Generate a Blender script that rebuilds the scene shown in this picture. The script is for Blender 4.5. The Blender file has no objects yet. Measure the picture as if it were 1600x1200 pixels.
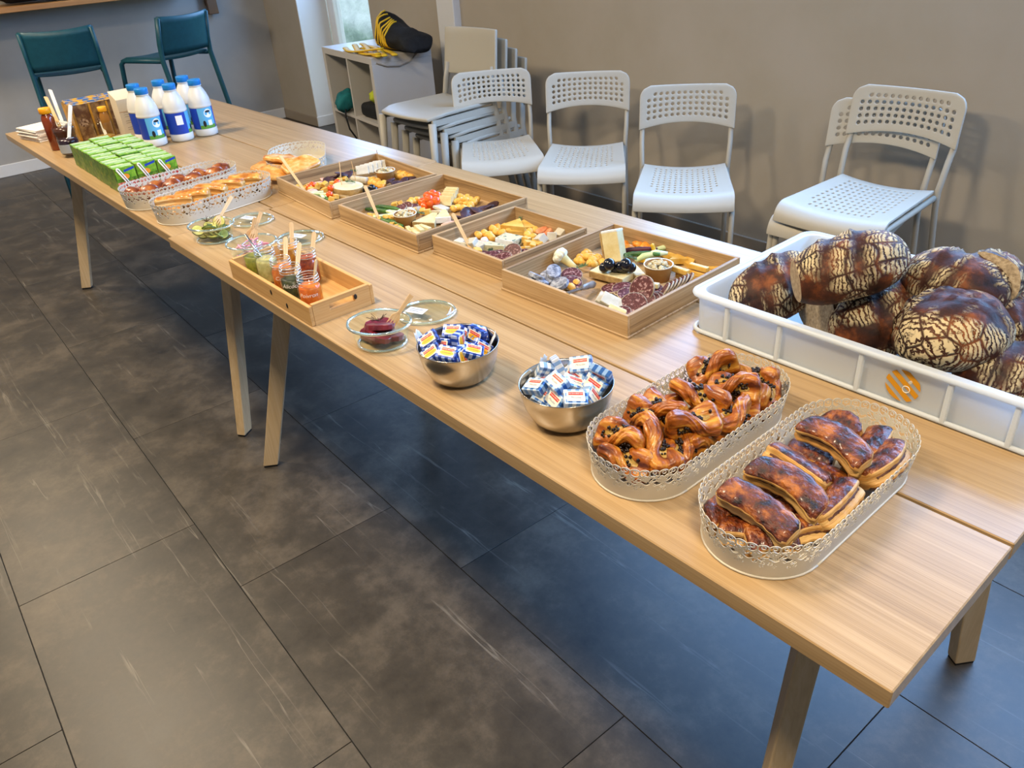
import bpy, bmesh, math, random
from mathutils import Vector, Matrix, Euler, noise
PI = math.pi
sc = bpy.context.scene
col = sc.collection
random.seed(7)

# ------------------------------------------------------------------ camera
F, CX, CY = 1222.73, 800.0, 600.0
CAM = Vector((0.16268, -0.59275, 1.43576))
_yaw, _pit, _rol = 2.461257, -0.542296, -0.074856
_d = Vector((math.cos(_pit) * math.cos(_yaw), math.cos(_pit) * math.sin(_yaw), math.sin(_pit)))
_r0 = _d.cross(Vector((0, 0, 1))).normalized()
_u0 = _r0.cross(_d)
_r = _r0 * math.cos(_rol) + _u0 * math.sin(_rol)
_u = -_r0 * math.sin(_rol) + _u0 * math.cos(_rol)
cd = bpy.data.cameras.new('camera')
cam = bpy.data.objects.new('camera', cd)
col.objects.link(cam)
cd.sensor_width = 36.0
cd.lens = F / 1600.0 * 36.0
cd.clip_start = 0.02
M4 = Matrix((( _r.x, _u.x, -_d.x, CAM.x), (_r.y, _u.y, -_d.y, CAM.y), (_r.z, _u.z, -_d.z, CAM.z), (0, 0, 0, 1)))
cam.matrix_world = M4
sc.camera = cam

def at(u, v, z):
    """point of the horizontal plane at height z that the photograph shows at pixel (u, v)"""
    ray = _d + _r * ((u - CX) / F) - _u * ((v - CY) / F)
    t = (z - CAM.z) / ray.z
    return CAM + ray * t

def px(p):
    v = Vector(p) - CAM
    zz = v.dot(_d)
    return (CX + F * v.dot(_r) / zz, CY - F * v.dot(_u) / zz)

# ------------------------------------------------------------------ colour management
sc.view_settings.view_transform = 'Standard'
sc.view_settings.look = 'None'
sc.view_settings.gamma = 1.0
sc.view_settings.use_curve_mapping = False
sc.view_settings.exposure = -0.08
sc.display_settings.display_device = 'sRGB'
sc.cycles.transparent_max_bounces = 24

# ------------------------------------------------------------------ world: overcast sky
W = bpy.data.worlds.new('overcast_sky')
sc.world = W
W.use_nodes = True
bg = W.node_tree.nodes['Background']
bg.inputs['Color'].default_value = (0.72, 0.87, 1.0, 1)
bg.inputs['Strength'].default_value = 2.6

# ------------------------------------------------------------------ daylight coming in by the room's windows
def area_light(name, loc, target, sx, sy, power, color):
    ld = bpy.data.lights.new(name, 'AREA')
    ld.shape = 'RECTANGLE'; ld.size = sx; ld.size_y = sy
    ld.energy = power; ld.color = color
    o = bpy.data.objects.new(name, ld)
    col.objects.link(o)
    o.location = loc
    dv = Vector(target) - Vector(loc)
    o.rotation_euler = dv.to_track_quat('-Z', 'Y').to_euler()
    return o
DAY = (0.24, 0.50, 1.0)
WARM = (1.0, 0.82, 0.58)
# high window band in the back wall (above the picture) and the tall window in the recess
area_light('daylight_high_windows', (-0.35, 2.40, 1.82), (-0.50, 0.2, 0.55), 4.3, 0.86, 185, DAY)
area_light('daylight_recess_window', (-5.47, 2.745, 1.66), (-5.53, 0.0, 1.66), 0.78, 0.95, 34, DAY)
LAMPS = [(-5.2, -0.5), (-3.3, -0.5), (-1.4, -0.5), (0.5, -0.5)]
LAMP_POWER = 53

# ------------------------------------------------------------------ helpers
def C(h):
    h = h.lstrip('#')
    out = []
    for i in (0, 2, 4):
        c = int(h[i:i + 2], 16) / 255.0
        out.append(c / 12.92 if c <= 0.04045 else ((c + 0.055) / 1.055) ** 2.4)
    return (out[0], out[1], out[2], 1.0)

MATS = {}
def mat(name, c1, rough=0.5, c2=None, c3=None, scale=10.0, stretch=(1, 1, 1), detail=4.0, lo=0.35, hi=0.65,
        bump=0.0, bscale=None, bdist=0.002, metal=0.0, coat=0.0, spec=None, trans=0.0, ior=1.45, alpha=1.0,
        sss=0.0, emit=0.0, rand=False, voro=False):
    if name in MATS:
        return MATS[name]
    m = bpy.data.materials.new(name)
    m.use_nodes = True
    nt = m.node_tree
    b = nt.nodes['Principled BSDF']
    b.inputs['Roughness'].default_value = rough
    b.inputs['Metallic'].default_value = metal
    b.inputs['IOR'].default_value = ior
    b.inputs['Coat Weight'].default_value = coat
    b.inputs['Coat Roughness'].default_value = 0.12
    if spec is not None:
        b.inputs['Specular IOR Level'].default_value = spec
    b.inputs['Transmission Weight'].default_value = trans
    b.inputs['Alpha'].default_value = alpha
    if sss:
        b.inputs['Subsurface Weight'].default_value = sss
        b.inputs['Subsurface Radius'].default_value = (0.02, 0.012, 0.008)
        b.inputs['Subsurface Scale'].default_value = 0.5
    c1 = C(c1) if isinstance(c1, str) else c1
    b.inputs['Base Color'].default_value = c1
    if emit:
        b.inputs['Emission Color'].default_value = c1
        b.inputs['Emission Strength'].default_value = emit
    vec = None
    if c2 or bump:
        tc = nt.nodes.new('ShaderNodeTexCoord')
        mp = nt.nodes.new('ShaderNodeMapping')
        mp.inputs['Scale'].default_value = stretch
        nt.links.new(tc.outputs['Object'], mp.inputs['Vector'])
        vec = mp.outputs['Vector']
        if rand:
            oi = nt.nodes.new('ShaderNodeObjectInfo')
            ad = nt.nodes.new('ShaderNodeVectorMath'); ad.operation = 'ADD'
            ml = nt.nodes.new('ShaderNodeMath'); ml.operation = 'MULTIPLY'
            ml.inputs[1].default_value = 37.0
            nt.links.new(oi.outputs['Random'], ml.inputs[0])
            nt.links.new(vec, ad.inputs[0]); nt.links.new(ml.outputs[0], ad.inputs[1])
            vec = ad.outputs[0]
    if c2:
        if voro:
            nz = nt.nodes.new('ShaderNodeTexVoronoi')
            nz.inputs['Scale'].default_value = scale
            src = nz.outputs['Distance']
        else:
            nz = nt.nodes.new('ShaderNodeTexNoise')
            nz.inputs['Scale'].default_value = scale
            nz.inputs['Detail'].default_value = detail
            nz.inputs['Roughness'].default_value = 0.6
            src = nz.outputs['Fac']
        nt.links.new(vec, nz.inputs['Vector'])
        rp = nt.nodes.new('ShaderNodeValToRGB')
        e = rp.color_ramp.elements
        e[0].position = lo; e[0].color = c1
        e[1].position = hi; e[1].color = C(c2) if isinstance(c2, str) else c2
        if c3:
            k = rp.color_ramp.elements.new((lo + hi) / 2); k.color = C(c3) if isinstance(c3, str) else c3
        nt.links.new(src, rp.inputs['Fac'])
        nt.links.new(rp.outputs['Color'], b.inputs['Base Color'])
    if bump:
        n2 = nt.nodes.new('ShaderNodeTexNoise')
        n2.inputs['Scale'].default_value = bscale or scale
        n2.inputs['Detail'].default_value = 5.0
        nt.links.new(vec, n2.inputs['Vector'])
        bp = nt.nodes.new('ShaderNodeBump')
        bp.inputs['Strength'].default_value = bump
        bp.inputs['Distance'].default_value = bdist
        nt.links.new(n2.outputs['Fac'], bp.inputs['Height'])
        nt.links.new(bp.outputs['Normal'], b.inputs['Normal'])
    MATS[name] = m
    return m

class MB:
    """collects vertices and faces; build() links them as one mesh object"""
    def __init__(s):
        s.v, s.f, s.m = [], [], []
    def add(s, v, f, M=None, mi=0):
        n = len(s.v)
        for p in v:
            p = Vector(p)
            s.v.append(tuple(M @ p) if M is not None else tuple(p))
        for q in f:
            s.f.append(tuple(i + n for i in q)); s.m.append(mi)
        return s
    def box(s, x0, x1, y0, y1, z0, z1, M=None, mi=0):
        v = [(x0, y0, z0), (x1, y0, z0), (x1, y1, z0), (x0, y1, z0), (x0, y0, z1), (x1, y0, z1), (x1, y1, z1), (x0, y1, z1)]
        f = [(0, 3, 2, 1), (4, 5, 6, 7), (0, 1, 5, 4), (1, 2, 6, 5), (2, 3, 7, 6), (3, 0, 4, 7)]
        return s.add(v, f, M, mi)
    def rbox(s, x0, x1, y0, y1, z0, z1, bev=0.004, seg=2, M=None, mi=0):
        bm = bmesh.new()
        bmesh.ops.create_cube(bm, size=1.0)
        for q in bm.verts:
            q.co = Vector(((x0 + x1) / 2 + q.co.x * (x1 - x0), (y0 + y1) / 2 + q.co.y * (y1 - y0), (z0 + z1) / 2 + q.co.z * (z1 - z0)))
        bmesh.ops.bevel(bm, geom=bm.edges[:], offset=bev, segments=seg, affect='EDGES', profile=0.5)
        bm.verts.index_update()
        v = [tuple(q.co) for q in bm.verts]; f = [tuple(w.index for w in q.verts) for q in bm.faces]
        bm.free()
        return s.add(v, f, M, mi)
    def lathe(s, prof, n=32, sx=1.0, sy=1.0, M=None, mi=0, cap0=True, cap1=True):
        v, f = [], []
        for (r, z) in prof:
            for i in range(n):
                a = 2 * PI * i / n
                v.append((r * math.cos(a) * sx, r * math.sin(a) * sy, z))
        for k in range(len(prof) - 1):
            for i in range(n):
                j = (i + 1) % n
                f.append((k * n + i, k * n + j, (k + 1) * n + j, (k + 1) * n + i))
        if cap0: f.append(tuple(range(n - 1, -1, -1)))
        if cap1: f.append(tuple((len(prof) - 1) * n + i for i in range(n)))
        return s.add(v, f, M, mi)
    def tube(s, pts, r, n=10, M=None, mi=0, rx=None):
        pts = [Vector(p) for p in pts]
        v, f = [], []
        up = None
        for k, p in enumerate(pts):
            t = (pts[min(k + 1, len(pts) - 1)] - pts[max(k - 1, 0)]).normalized()
            if up is None:
                up = Vector((0, 0, 1)) if abs(t.z) < 0.9 else Vector((1, 0, 0))
            a = t.cross(up).normalized(); b = a.cross(t).normalized(); up = b
            rr = r[k] if isinstance(r, (list, tuple)) else r
            for i in range(n):
                q = 2 * PI * i / n
                v.append(tuple(p + a * (math.cos(q) * (rx if rx else rr)) + b * (math.sin(q) * rr)))
        for k in range(len(pts) - 1):
            for i in range(n):
                j = (i + 1) % n
                f.append((k * n + i, k * n + j, (k + 1) * n + j, (k + 1) * n + i))
        f.append(tuple(range(n - 1, -1, -1))); f.append(tuple((len(pts) - 1) * n + i for i in range(n)))
        return s.add(v, f, M, mi)
    def prism(s, poly, z0, z1, M=None, mi=0):
        n = len(poly)
        v = [(x, y, z0) for x, y in poly] + [(x, y, z1) for x, y in poly]
        f = [tuple(range(n - 1, -1, -1)), tuple(range(n, 2 * n))] + [(i, (i + 1) % n, n + (i + 1) % n, n + i) for i in range(n)]
        return s.add(v, f, M, mi)
    def grid(s, fn, nu, nv, wrapu=False, M=None, mi=0):
        v, f = [], []
        cu = nu if wrapu else nu + 1
        for j in range(nv + 1):
            for i in range(cu):
                v.append(tuple(fn(i / nu, j / nv)))
        for j in range(nv):
            for i in range(nu):
                k = (i + 1) % cu
                f.append((j * cu + i, j * cu + k, (j + 1) * cu + k, (j + 1) * cu + i))
        return s.add(v, f, M, mi)
    def blob(s, rx, ry, rz, nu=14, nv=9, amp=0.0, fr=1.0, seed=0, M=None, mi=0, pw=1.0):
        off = Vector((seed * 3.1, seed * 1.7, seed * 2.3))
        v, f = [(0, 0, -rz)], []
        for j in range(1, nv):
            th = -PI / 2 + PI * j / nv
            for i in range(nu):
                a = 2 * PI * i / nu
                ca, sa, ct, st = math.cos(a), math.sin(a), math.cos(th), math.sin(th)
                if pw != 1.0:
                    sg = lambda q: math.copysign(abs(q) ** pw, q)
                    ca, sa, ct, st = sg(ca), sg(sa), sg(ct), sg(st)
                p = Vector((rx * ct * ca, ry * ct * sa, rz * st))
                if amp:
                    d = noise.noise(Vector((ct * ca, ct * sa, st)) * fr + off)
                    p *= 1 + amp * d
                v.append(tuple(p))
        v.append((0, 0, rz))
        L = len(v) - 1
        for i in range(nu):
            f.append((0, 1 + (i + 1) % nu, 1 + i))
            f.append((L, L - nu + i, L - nu + (i + 1) % nu))
        for j in range(nv - 2):
            for i in range(nu):
                a = 1 + j * nu + i; b = 1 + j * nu + (i + 1) % nu
                f.append((a, b, b + nu, a + nu))
        return s.add(v, f, M, mi)
    def mesh(s, name, mats, smooth=False, angle=None):
        me = bpy.data.meshes.new(name)
        me.from_pydata(s.v, [], s.f)
        for m in (mats if isinstance(mats, (list, tuple)) else [mats]):
            me.materials.append(m)
        if any(s.m):
            me.polygons.foreach_set('material_index', s.m)
        if smooth or angle:
            me.polygons.foreach_set('use_smooth', [True] * len(me.polygons))
        if angle:
            me.set_sharp_from_angle(angle=math.radians(angle))
        me.update()
        return me
    def build(s, name, mats, parent=None, smooth=False, angle=None, loc=None, rot=None):
        o = bpy.data.objects.new(name, s.mesh(name, mats, smooth, angle))
        col.objects.link(o)
        if parent: o.parent = parent
        if loc is not None: o.location = loc
        if rot is not None: o.rotation_euler = rot
        return o

def inst(name, me, parent=None, loc=None, rot=None, scale=None):
    o = bpy.data.objects.new(name, me)
    col.objects.link(o)
    if parent: o.parent = parent
    if loc is not None: o.location = loc
    if rot is not None: o.rotation_euler = rot
    if scale is not None: o.scale = scale
    return o
def tag(o, label=None, cat=None, group=None, kind=None):
    if label: o['label'] = label
    if cat: o['category'] = cat
    if group: o['group'] = group
    if kind: o['kind'] = kind
    return o
def thing(name, label, cat, loc=(0, 0, 0), rz=0.0, group=None, rot=None):
    o = bpy.data.objects.new(name, None)
    o.empty_display_size = 0.05
    col.objects.link(o)
    o.location = loc
    o.rotation_euler = rot if rot is not None else (0, 0, rz)
    return tag(o, label, cat, group)
def copy_tree(o, parent=None):
    c = o.copy(); col.objects.link(c)
    if parent: c.parent = parent
    for ch in list(o.children): copy_tree(ch, c)
    return c
ORD = ['leftmost', 'second', 'third', 'fourth', 'fifth', 'sixth', 'seventh', 'eighth', 'ninth', 'tenth', 'eleventh', 'twelfth',
       'thirteenth', 'fourteenth', 'fifteenth', 'sixteenth', 'seventeenth', 'eighteenth', 'nineteenth', 'twentieth', 'twenty-first',
       'twenty-second', 'twenty-third', 'twenty-fourth', 'twenty-fifth', 'twenty-sixth', 'twenty-seventh', 'twenty-eighth', 'twenty-ninth', 'thirtieth']
def order_labels(objs, head, tail):
    """label each of a row of look-alikes by its place from the left"""
    ob = sorted(objs, key=lambda o: px(o.matrix_basis.translation)[0])
    for i, o in enumerate(ob):
        if len(ob) == 1: o['label'] = '%s %s' % (head, tail)
        elif i == len(ob) - 1 and i > 0: o['label'] = '%s, rightmost %s' % (head, tail)
        elif i == 0: o['label'] = '%s, leftmost %s' % (head, tail)
        else: o['label'] = '%s, %s from left %s' % (head, ORD[i], tail)
def smod(o, t, thick=None, off=-1.0, lev=2):
    if t == 'SOLIDIFY':
        m = o.modifiers.new('thickness', 'SOLIDIFY'); m.thickness = thick; m.offset = off
    elif t == 'SUBSURF':
        m = o.modifiers.new('smooth', 'SUBSURF'); m.levels = lev; m.render_levels = lev
    elif t == 'BEVEL':
        m = o.modifiers.new('edges', 'BEVEL'); m.width = thick; m.segments = 2; m.limit_method = 'ANGLE'
    return o
_font_cache = {}
def text_mesh(txt, size, mats, shear=0.0, extrude=0.0):
    k = (txt, size, mats.name, shear)
    if k in _font_cache: return _font_cache[k]
    cu = bpy.data.curves.new('lettering', 'FONT')
    cu.body = txt; cu.size = size; cu.align_x = 'CENTER'; cu.align_y = 'CENTER'; cu.shear = shear
    cu.resolution_u = 3; cu.extrude = extrude
    ob = bpy.data.objects.new('lettering_tmp', cu)
    col.objects.link(ob)
    dg = bpy.context.evaluated_depsgraph_get()
    me = bpy.data.meshes.new_from_object(ob.evaluated_get(dg))
    me.name = 'lettering'
    bpy.data.objects.remove(ob); bpy.data.curves.remove(cu)
    me.materials.clear(); me.materials.append(mats)
    _font_cache[k] = me
    return me
def rotz(a): return Matrix.Rotation(a, 4, 'Z')
def T(x, y, z): return Matrix.Translation((x, y, z))

# ------------------------------------------------------------------ materials of the setting
m_wall = mat('taupe_wall_paint', '#aaa08f', 0.75, c2='#afa596', scale=3.0, bump=0.06, bscale=220, bdist=0.001)
m_wall_l = mat('grey_wall_paint', '#a29f99', 0.75, c2='#a8a59f', scale=3.0, bump=0.06, bscale=220, bdist=0.001)
m_white_trim = mat('white_trim_paint', '#dcdcdb', 0.45)
m_base_back = mat('taupe_skirting_paint', '#988b7a', 0.45)
m_ceiling = mat('ceiling_paint', '#d8d4cc', 0.9)
m_grout = mat('floor_joint', '#16171a', 0.8)

def floor_mat():
    m = bpy.data.materials.new('vinyl_stone_floor'); m.use_nodes = True
    nt = m.node_tree; b = nt.nodes['Principled BSDF']
    N = nt.nodes.new; L = nt.links.new
    tc = N('ShaderNodeTexCoord'); oi = N('ShaderNodeObjectInfo')
    geo = N('ShaderNodeNewGeometry')
    ml = N('ShaderNodeMath'); ml.operation = 'MULTIPLY'; ml.inputs[1].default_value = 23.0
    L(oi.outputs['Random'], ml.inputs[0])
    ad = N('ShaderNodeVectorMath'); ad.operation = 'ADD'
    L(geo.outputs['Position'], ad.inputs[0]); L(ml.outputs[0], ad.inputs[1])
    n1 = N('ShaderNodeTexNoise'); n1.inputs['Scale'].default_value = 4.5; n1.inputs['Detail'].default_value = 10; n1.inputs['Roughness'].default_value = 0.74
    L(ad.outputs[0], n1.inputs['Vector'])
    r1 = N('ShaderNodeValToRGB'); e = r1.color_ramp.elements
    e[0].position = 0.3; e[0].color = C('#1d1a17'); e[1].position = 0.72; e[1].color = C('#5f5548')
    k = e.new(0.5); k.color = C('#39332b')
    L(n1.outputs['Fac'], r1.inputs['Fac'])
    # light scratches: thin stretched noise ridges in two directions
    def scratch(ang, sc_):
        mp = N('ShaderNodeMapping'); mp.inputs['Rotation'].default_value = (0, 0, ang); mp.inputs['Scale'].default_value = (sc_ * 0.05, sc_, 1)
        L(geo.outputs['Position'], mp.inputs['Vector'])
        n = N('ShaderNodeTexNoise'); n.inputs['Scale'].default_value = 4.0; n.inputs['Detail'].default_value = 3
        L(mp.outputs['Vector'], n.inputs['Vector'])
        a = N('ShaderNodeMath'); a.operation = 'SUBTRACT'; a.inputs[1].default_value = 0.5
        L(n.outputs['Fac'], a.inputs[0])
        a2 = N('ShaderNodeMath'); a2.operation = 'ABSOLUTE'; L(a.outputs[0], a2.inputs[0])
        r = N('ShaderNodeValToRGB'); r.color_ramp.elements[0].position = 0.0; r.color_ramp.elements[0].color = (1, 1, 1, 1)
        r.color_ramp.elements[1].position = 0.02; r.color_ramp.elements[1].color = (0, 0, 0, 1)
        L(a2.outputs[0], r.inputs['Fac'])
        # break the lines up
        nb = N('ShaderNodeTexNoise'); nb.inputs['Scale'].default_value = 3.0
        L(mp.outputs['Vector'], nb.inputs['Vector'])
        rb = N('ShaderNodeValToRGB'); rb.color_ramp.elements[0].position = 0.60; rb.color_ramp.elements[1].position = 0.70
        L(nb.outputs['Fac'], rb.inputs['Fac'])
        mu = N('ShaderNodeMath'); mu.operation = 'MULTIPLY'
        L(r.outputs['Color'], mu.inputs[0]); L(rb.outputs['Color'], mu.inputs[1])
        return mu.outputs[0]
    s1, s2 = scratch(0.5, 9.0), scratch(1.15, 7.0)
    mx_ = N('ShaderNodeMath'); mx_.operation = 'MAXIMUM'; L(s1, mx_.inputs[0]); L(s2, mx_.inputs[1])
    sm = N('ShaderNodeMath'); sm.operation = 'MULTIPLY'; sm.inputs[1].default_value = 0.55; L(mx_.outputs[0], sm.inputs[0])
    mix = N('ShaderNodeMix'); mix.data_type = 'RGBA'
    mix.inputs['B'].default_value = C('#837c70')
    L(sm.outputs[0], mix.inputs['Factor']); L(r1.outputs['Color'], mix.inputs['A'])
    L(mix.outputs['Result'], b.inputs['Base Color'])
    rr = N('ShaderNodeMapRange'); rr.inputs['To Min'].default_value = 0.30; rr.inputs['To Max'].default_value = 0.50
    L(n1.outputs['Fac'], rr.inputs['Value']); L(rr.outputs['Result'], b.inputs['Roughness'])
    bp = N('ShaderNodeBump'); bp.inputs['Strength'].default_value = 0.12; bp.inputs['Distance'].default_value = 0.002
    L(n1.outputs['Fac'], bp.inputs['Height']); L(bp.outputs['Normal'], b.inputs['Normal'])
    return m
m_floor = floor_mat()

# ------------------------------------------------------------------ the room
TH = math.radians(-1.3)          # the table stands a little askew in the room
RX0, RX1, RY0, RY1, RH = -6.68, 3.0, -3.4, 2.41, 2.62
def struct(name, mb, m, rz=TH, **kw):
    o = mb.build(name, m, **kw); o.rotation_euler = (0, 0, rz); o['kind'] = 'structure'
    return o
floor = struct('floor', MB().box(RX0 - 0.3, RX1 + 0.2, RY0 - 0.2, RY1 + 0.6, -0.06, -0.004), m_grout)
# floor tiles: 0.914 x 0.457 m, every row shifted
TF = math.radians(-2.0)
tw, tl, gap = 0.457, 0.914, 0.0010
tile_me = MB().rbox(-tl / 2 + gap, tl / 2 - gap, -tw / 2 + gap, tw / 2 - gap, -0.006, 0.0, 0.0005, 1).mesh('floor_tile', m_floor)
Rf = Matrix.Rotation(TF, 4, 'Z')
Rrm = Matrix.Rotation(-TH, 4, 'Z')
shift = {0: -1.77, 1: -1.44, 2: -0.19, 3: -0.62, -1: -1.3, -2: -1.75}
for row in range(-7, 7):
    y = -0.741 + 0.457 * (row + 0.5)
    x0 = shift.get(row, -0.2 - 0.31 * (row % 3))
    k0 = math.floor((RX0 - x0) / tl) - 1
    for k in range(k0, k0 + 14):
        c = Rf @ Vector((x0 + (k + 0.5) * tl, y + 0.0, 0))
        cr = Rrm @ c
        if cr.x < RX0 - 0.46 or cr.x > RX1 + 0.3 or cr.y < RY0 - 0.2 or cr.y > RY1 + 0.45: continue
        o = inst('floor_tile', tile_me, floor)
        o.location = cr; o.rotation_euler = (0, 0, TF - TH)

wt = 0.25
WX0, WX1 = -6.08, -4.98          # the window recess
HX0, HX1, HZ0, HZ1 = -2.55, 1.85, 1.36, 2.28     # high windows
wall_back = struct('wall_back', MB().box(RX0 - 0.2, WX0, RY1, RY1 + wt, 0, RH).box(WX1, HX0, RY1, RY1 + wt, 0, RH)
                   .box(WX0, WX1, RY1, RY1 + wt, 2.25, RH).box(HX0, HX1, RY1, RY1 + wt, 0, HZ0).box(HX0, HX1, RY1, RY1 + wt, HZ1, RH)
                   .box(HX1, RX1 + 0.2, RY1, RY1 + wt, 0, RH), m_wall)
struct('wall_left', MB().box(RX0 - 0.2, RX0, RY0, RY1, 0, RH), m_wall_l)
struct('wall_front', MB().box(RX0, RX1, RY0 - 0.2, RY0, 0, RH), m_wall_l)
struct('wall_right', MB().box(RX1, RX1 + 0.2, RY0, RY1, 0, RH), m_wall_l)
struct('ceiling', MB().box(RX0 - 0.2, RX1 + 0.2, RY0 - 0.2, RY1 + wt, RH, RH + 0.1), m_ceiling)
# lining of the recess, painted white
struct('trim_1', MB().box(WX0 - 0.001, WX0 + 0.012, RY1 - 0.001, RY1 + wt, 0, 2.25), m_white_trim)
struct('trim_2', MB().rbox(-4.105, -3.935, RY1 - 0.05, RY1 + 0.01, 0, RH, 0.004, 1), m_white_trim)
struct('baseboard_back', MB().rbox(RX0, WX0 + 0.012, RY1 - 0.013, RY1 + 0.001, 0, 0.075, 0.003, 1)
       .rbox(WX1, -4.105, RY1 - 0.013, RY1 + 0.001, 0, 0.075, 0.003, 1)
       .rbox(-3.935, RX1, RY1 - 0.013, RY1 + 0.001, 0, 0.075, 0.003, 1), m_base_back)
struct('baseboard_left', MB().rbox(RX0 - 0.001, RX0 + 0.013, RY0, RY1 - 0.014, 0, 0.085, 0.003, 1), m_white_trim)
struct('baseboard_recess', MB().rbox(WX0 + 0.012, WX0 + 0.026, RY1 - 0.012, RY1 + wt, 0, 0.08, 0.003, 1), m_white_trim)
# window in the recess
m_pvc = mat('white_window_plastic', '#e4e8ec', 0.35)
m_pane = mat('window_glass', (1, 1, 1, 1), 0.0, trans=1.0, ior=1.02, spec=0.3)
w1 = struct('window_1', MB().rbox(WX0 + 0.012, WX0 + 0.10, RY1 + wt, RY1 + wt + 0.07, 0.0, 2.25, 0.006, 1)
            .rbox(WX1 - 0.1, WX1, RY1 + wt, RY1 + wt + 0.07, 0.0, 2.25, 0.006, 1)
            .rbox(WX0 + 0.1, WX1 - 0.1, RY1 + wt, RY1 + wt + 0.07, 0.0, 0.12, 0.006, 1)
            .rbox(WX0 + 0.1, WX1 - 0.1, RY1 + wt, RY1 + wt + 0.07, 2.15, 2.25, 0.006, 1), m_pvc)
MB().rbox(WX0 + 0.10, WX0 + 0.155, RY1 + wt - 0.02, RY1 + wt + 0.05, 0.12, 2.15, 0.008, 2).rbox(WX1 - 0.155, WX1 - 0.1, RY1 + wt - 0.02, RY1 + wt + 0.05, 0.12, 2.15, 0.008, 2) \
    .rbox(WX0 + 0.155, WX1 - 0.155, RY1 + wt - 0.02, RY1 + wt + 0.05, 0.12, 0.18, 0.008, 2).rbox(WX0 + 0.155, WX1 - 0.155, RY1 + wt - 0.02, RY1 + wt + 0.05, 2.09, 2.15, 0.008, 2).build('sash', m_pvc, w1)
MB().box(WX0 + 0.155, WX1 - 0.155, RY1 + wt + 0.01, RY1 + wt + 0.016, 0.18, 2.09).build('pane', m_pane, w1)
# high windows, out of view above the chairs
w2 = MB()
for k in range(4):
    x0 = HX0 + k * (HX1 - HX0) / 3
    w2.rbox(max(HX0, x0 - 0.035), min(HX1, x0 + 0.035), RY1 + 0.12, RY1 + 0.19, HZ0, HZ1, 0.004, 1)
w2.rbox(HX0, HX1, RY1 + 0.12, RY1 + 0.19, HZ0, HZ0 + 0.06, 0.004, 1).rbox(HX0, HX1, RY1 + 0.12, RY1 + 0.19, HZ1 - 0.06, HZ1, 0.004, 1)
w2o = struct('window_2', w2, m_pvc)
for k in range(3):
    x0 = HX0 + k * (HX1 - HX0) / 3
    MB().box(x0 + 0.035, x0 + (HX1 - HX0) / 3 - 0.035, RY1 + 0.15, RY1 + 0.156, HZ0 + 0.06, HZ1 - 0.06).build('pane', m_pane, w2o)
# outside the recess window: rising lawn and rocks
m_grass = mat('grass', '#3f7a24', 0.9, c2='#86b46a', c3='#4f9058', scale=3.5, detail=8, bump=0.5, bscale=40, bdist=0.02)
m_rock = mat('grey_rock', '#8b9496', 0.85, c2='#bcc4c4', scale=3, detail=8, bump=0.8, bscale=6, bdist=0.05)
def lawn(u, v):
    x, y = -13.0 + 10 * u, 2.75 + 9 * v
    z = -0.15 + 0.42 * max(0, y - 4.2) + 0.12 * noise.noise(Vector((x * 0.6, y * 0.6, 0)))
    return (x, y, z)
tag(MB().grid(lawn, 40, 40).build('lawn', m_grass, smooth=True), 'green lawn rising outside the recess window', 'grass', kind='stuff')
for i, (x, y, rx, ry, rz_, zz) in enumerate([(-9.0, 5.0, 1.1, 0.5, 0.38, 0.42), (-7.0, 5.2, 0.75, 0.45, 0.36, 0.52), (-10.2, 6.8, 1.1, 0.6, 0.5, 1.3), (-8.1, 6.8, 0.8, 0.5, 0.45, 1.3)]):
    o = MB().blob(rx, ry, rz_, 22, 14, 0.35, 1.6, i + 3).build('boulder', m_rock, smooth=True, loc=(x, y, zz))
    tag(o, ['long low grey boulder nearest outside the window', 'small grey boulder right of the long one outside the window',
            'grey boulder on the slope, left of two, outside the window', 'grey boulder on the slope, right of two, outside the window'][i], 'boulder', 'boulders outside the window')
# ceiling lamps (out of view, they light the room)
m_lampbody = mat('white_lamp_metal', '#e8e6e0', 0.4)
for i, (lx, ly) in enumerate(LAMPS):
    t = thing('ceiling_lamp', ['square ceiling lamp nearest the left wall', 'square ceiling lamp second from the left wall', 'square ceiling lamp third from the left wall', 'square ceiling lamp nearest the right wall'][i], 'lamp', (lx, ly, RH - 0.035), TH, 'ceiling lamps')
    MB().rbox(-0.3, 0.3, -0.3, 0.3, 0.0, 0.033, 0.004, 1).build('housing', m_lampbody, t)
    area_light('lamp_light', (lx, ly, RH - 0.04), (lx, ly, 0), 0.40, 0.40, LAMP_POWER, WARM)
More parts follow.
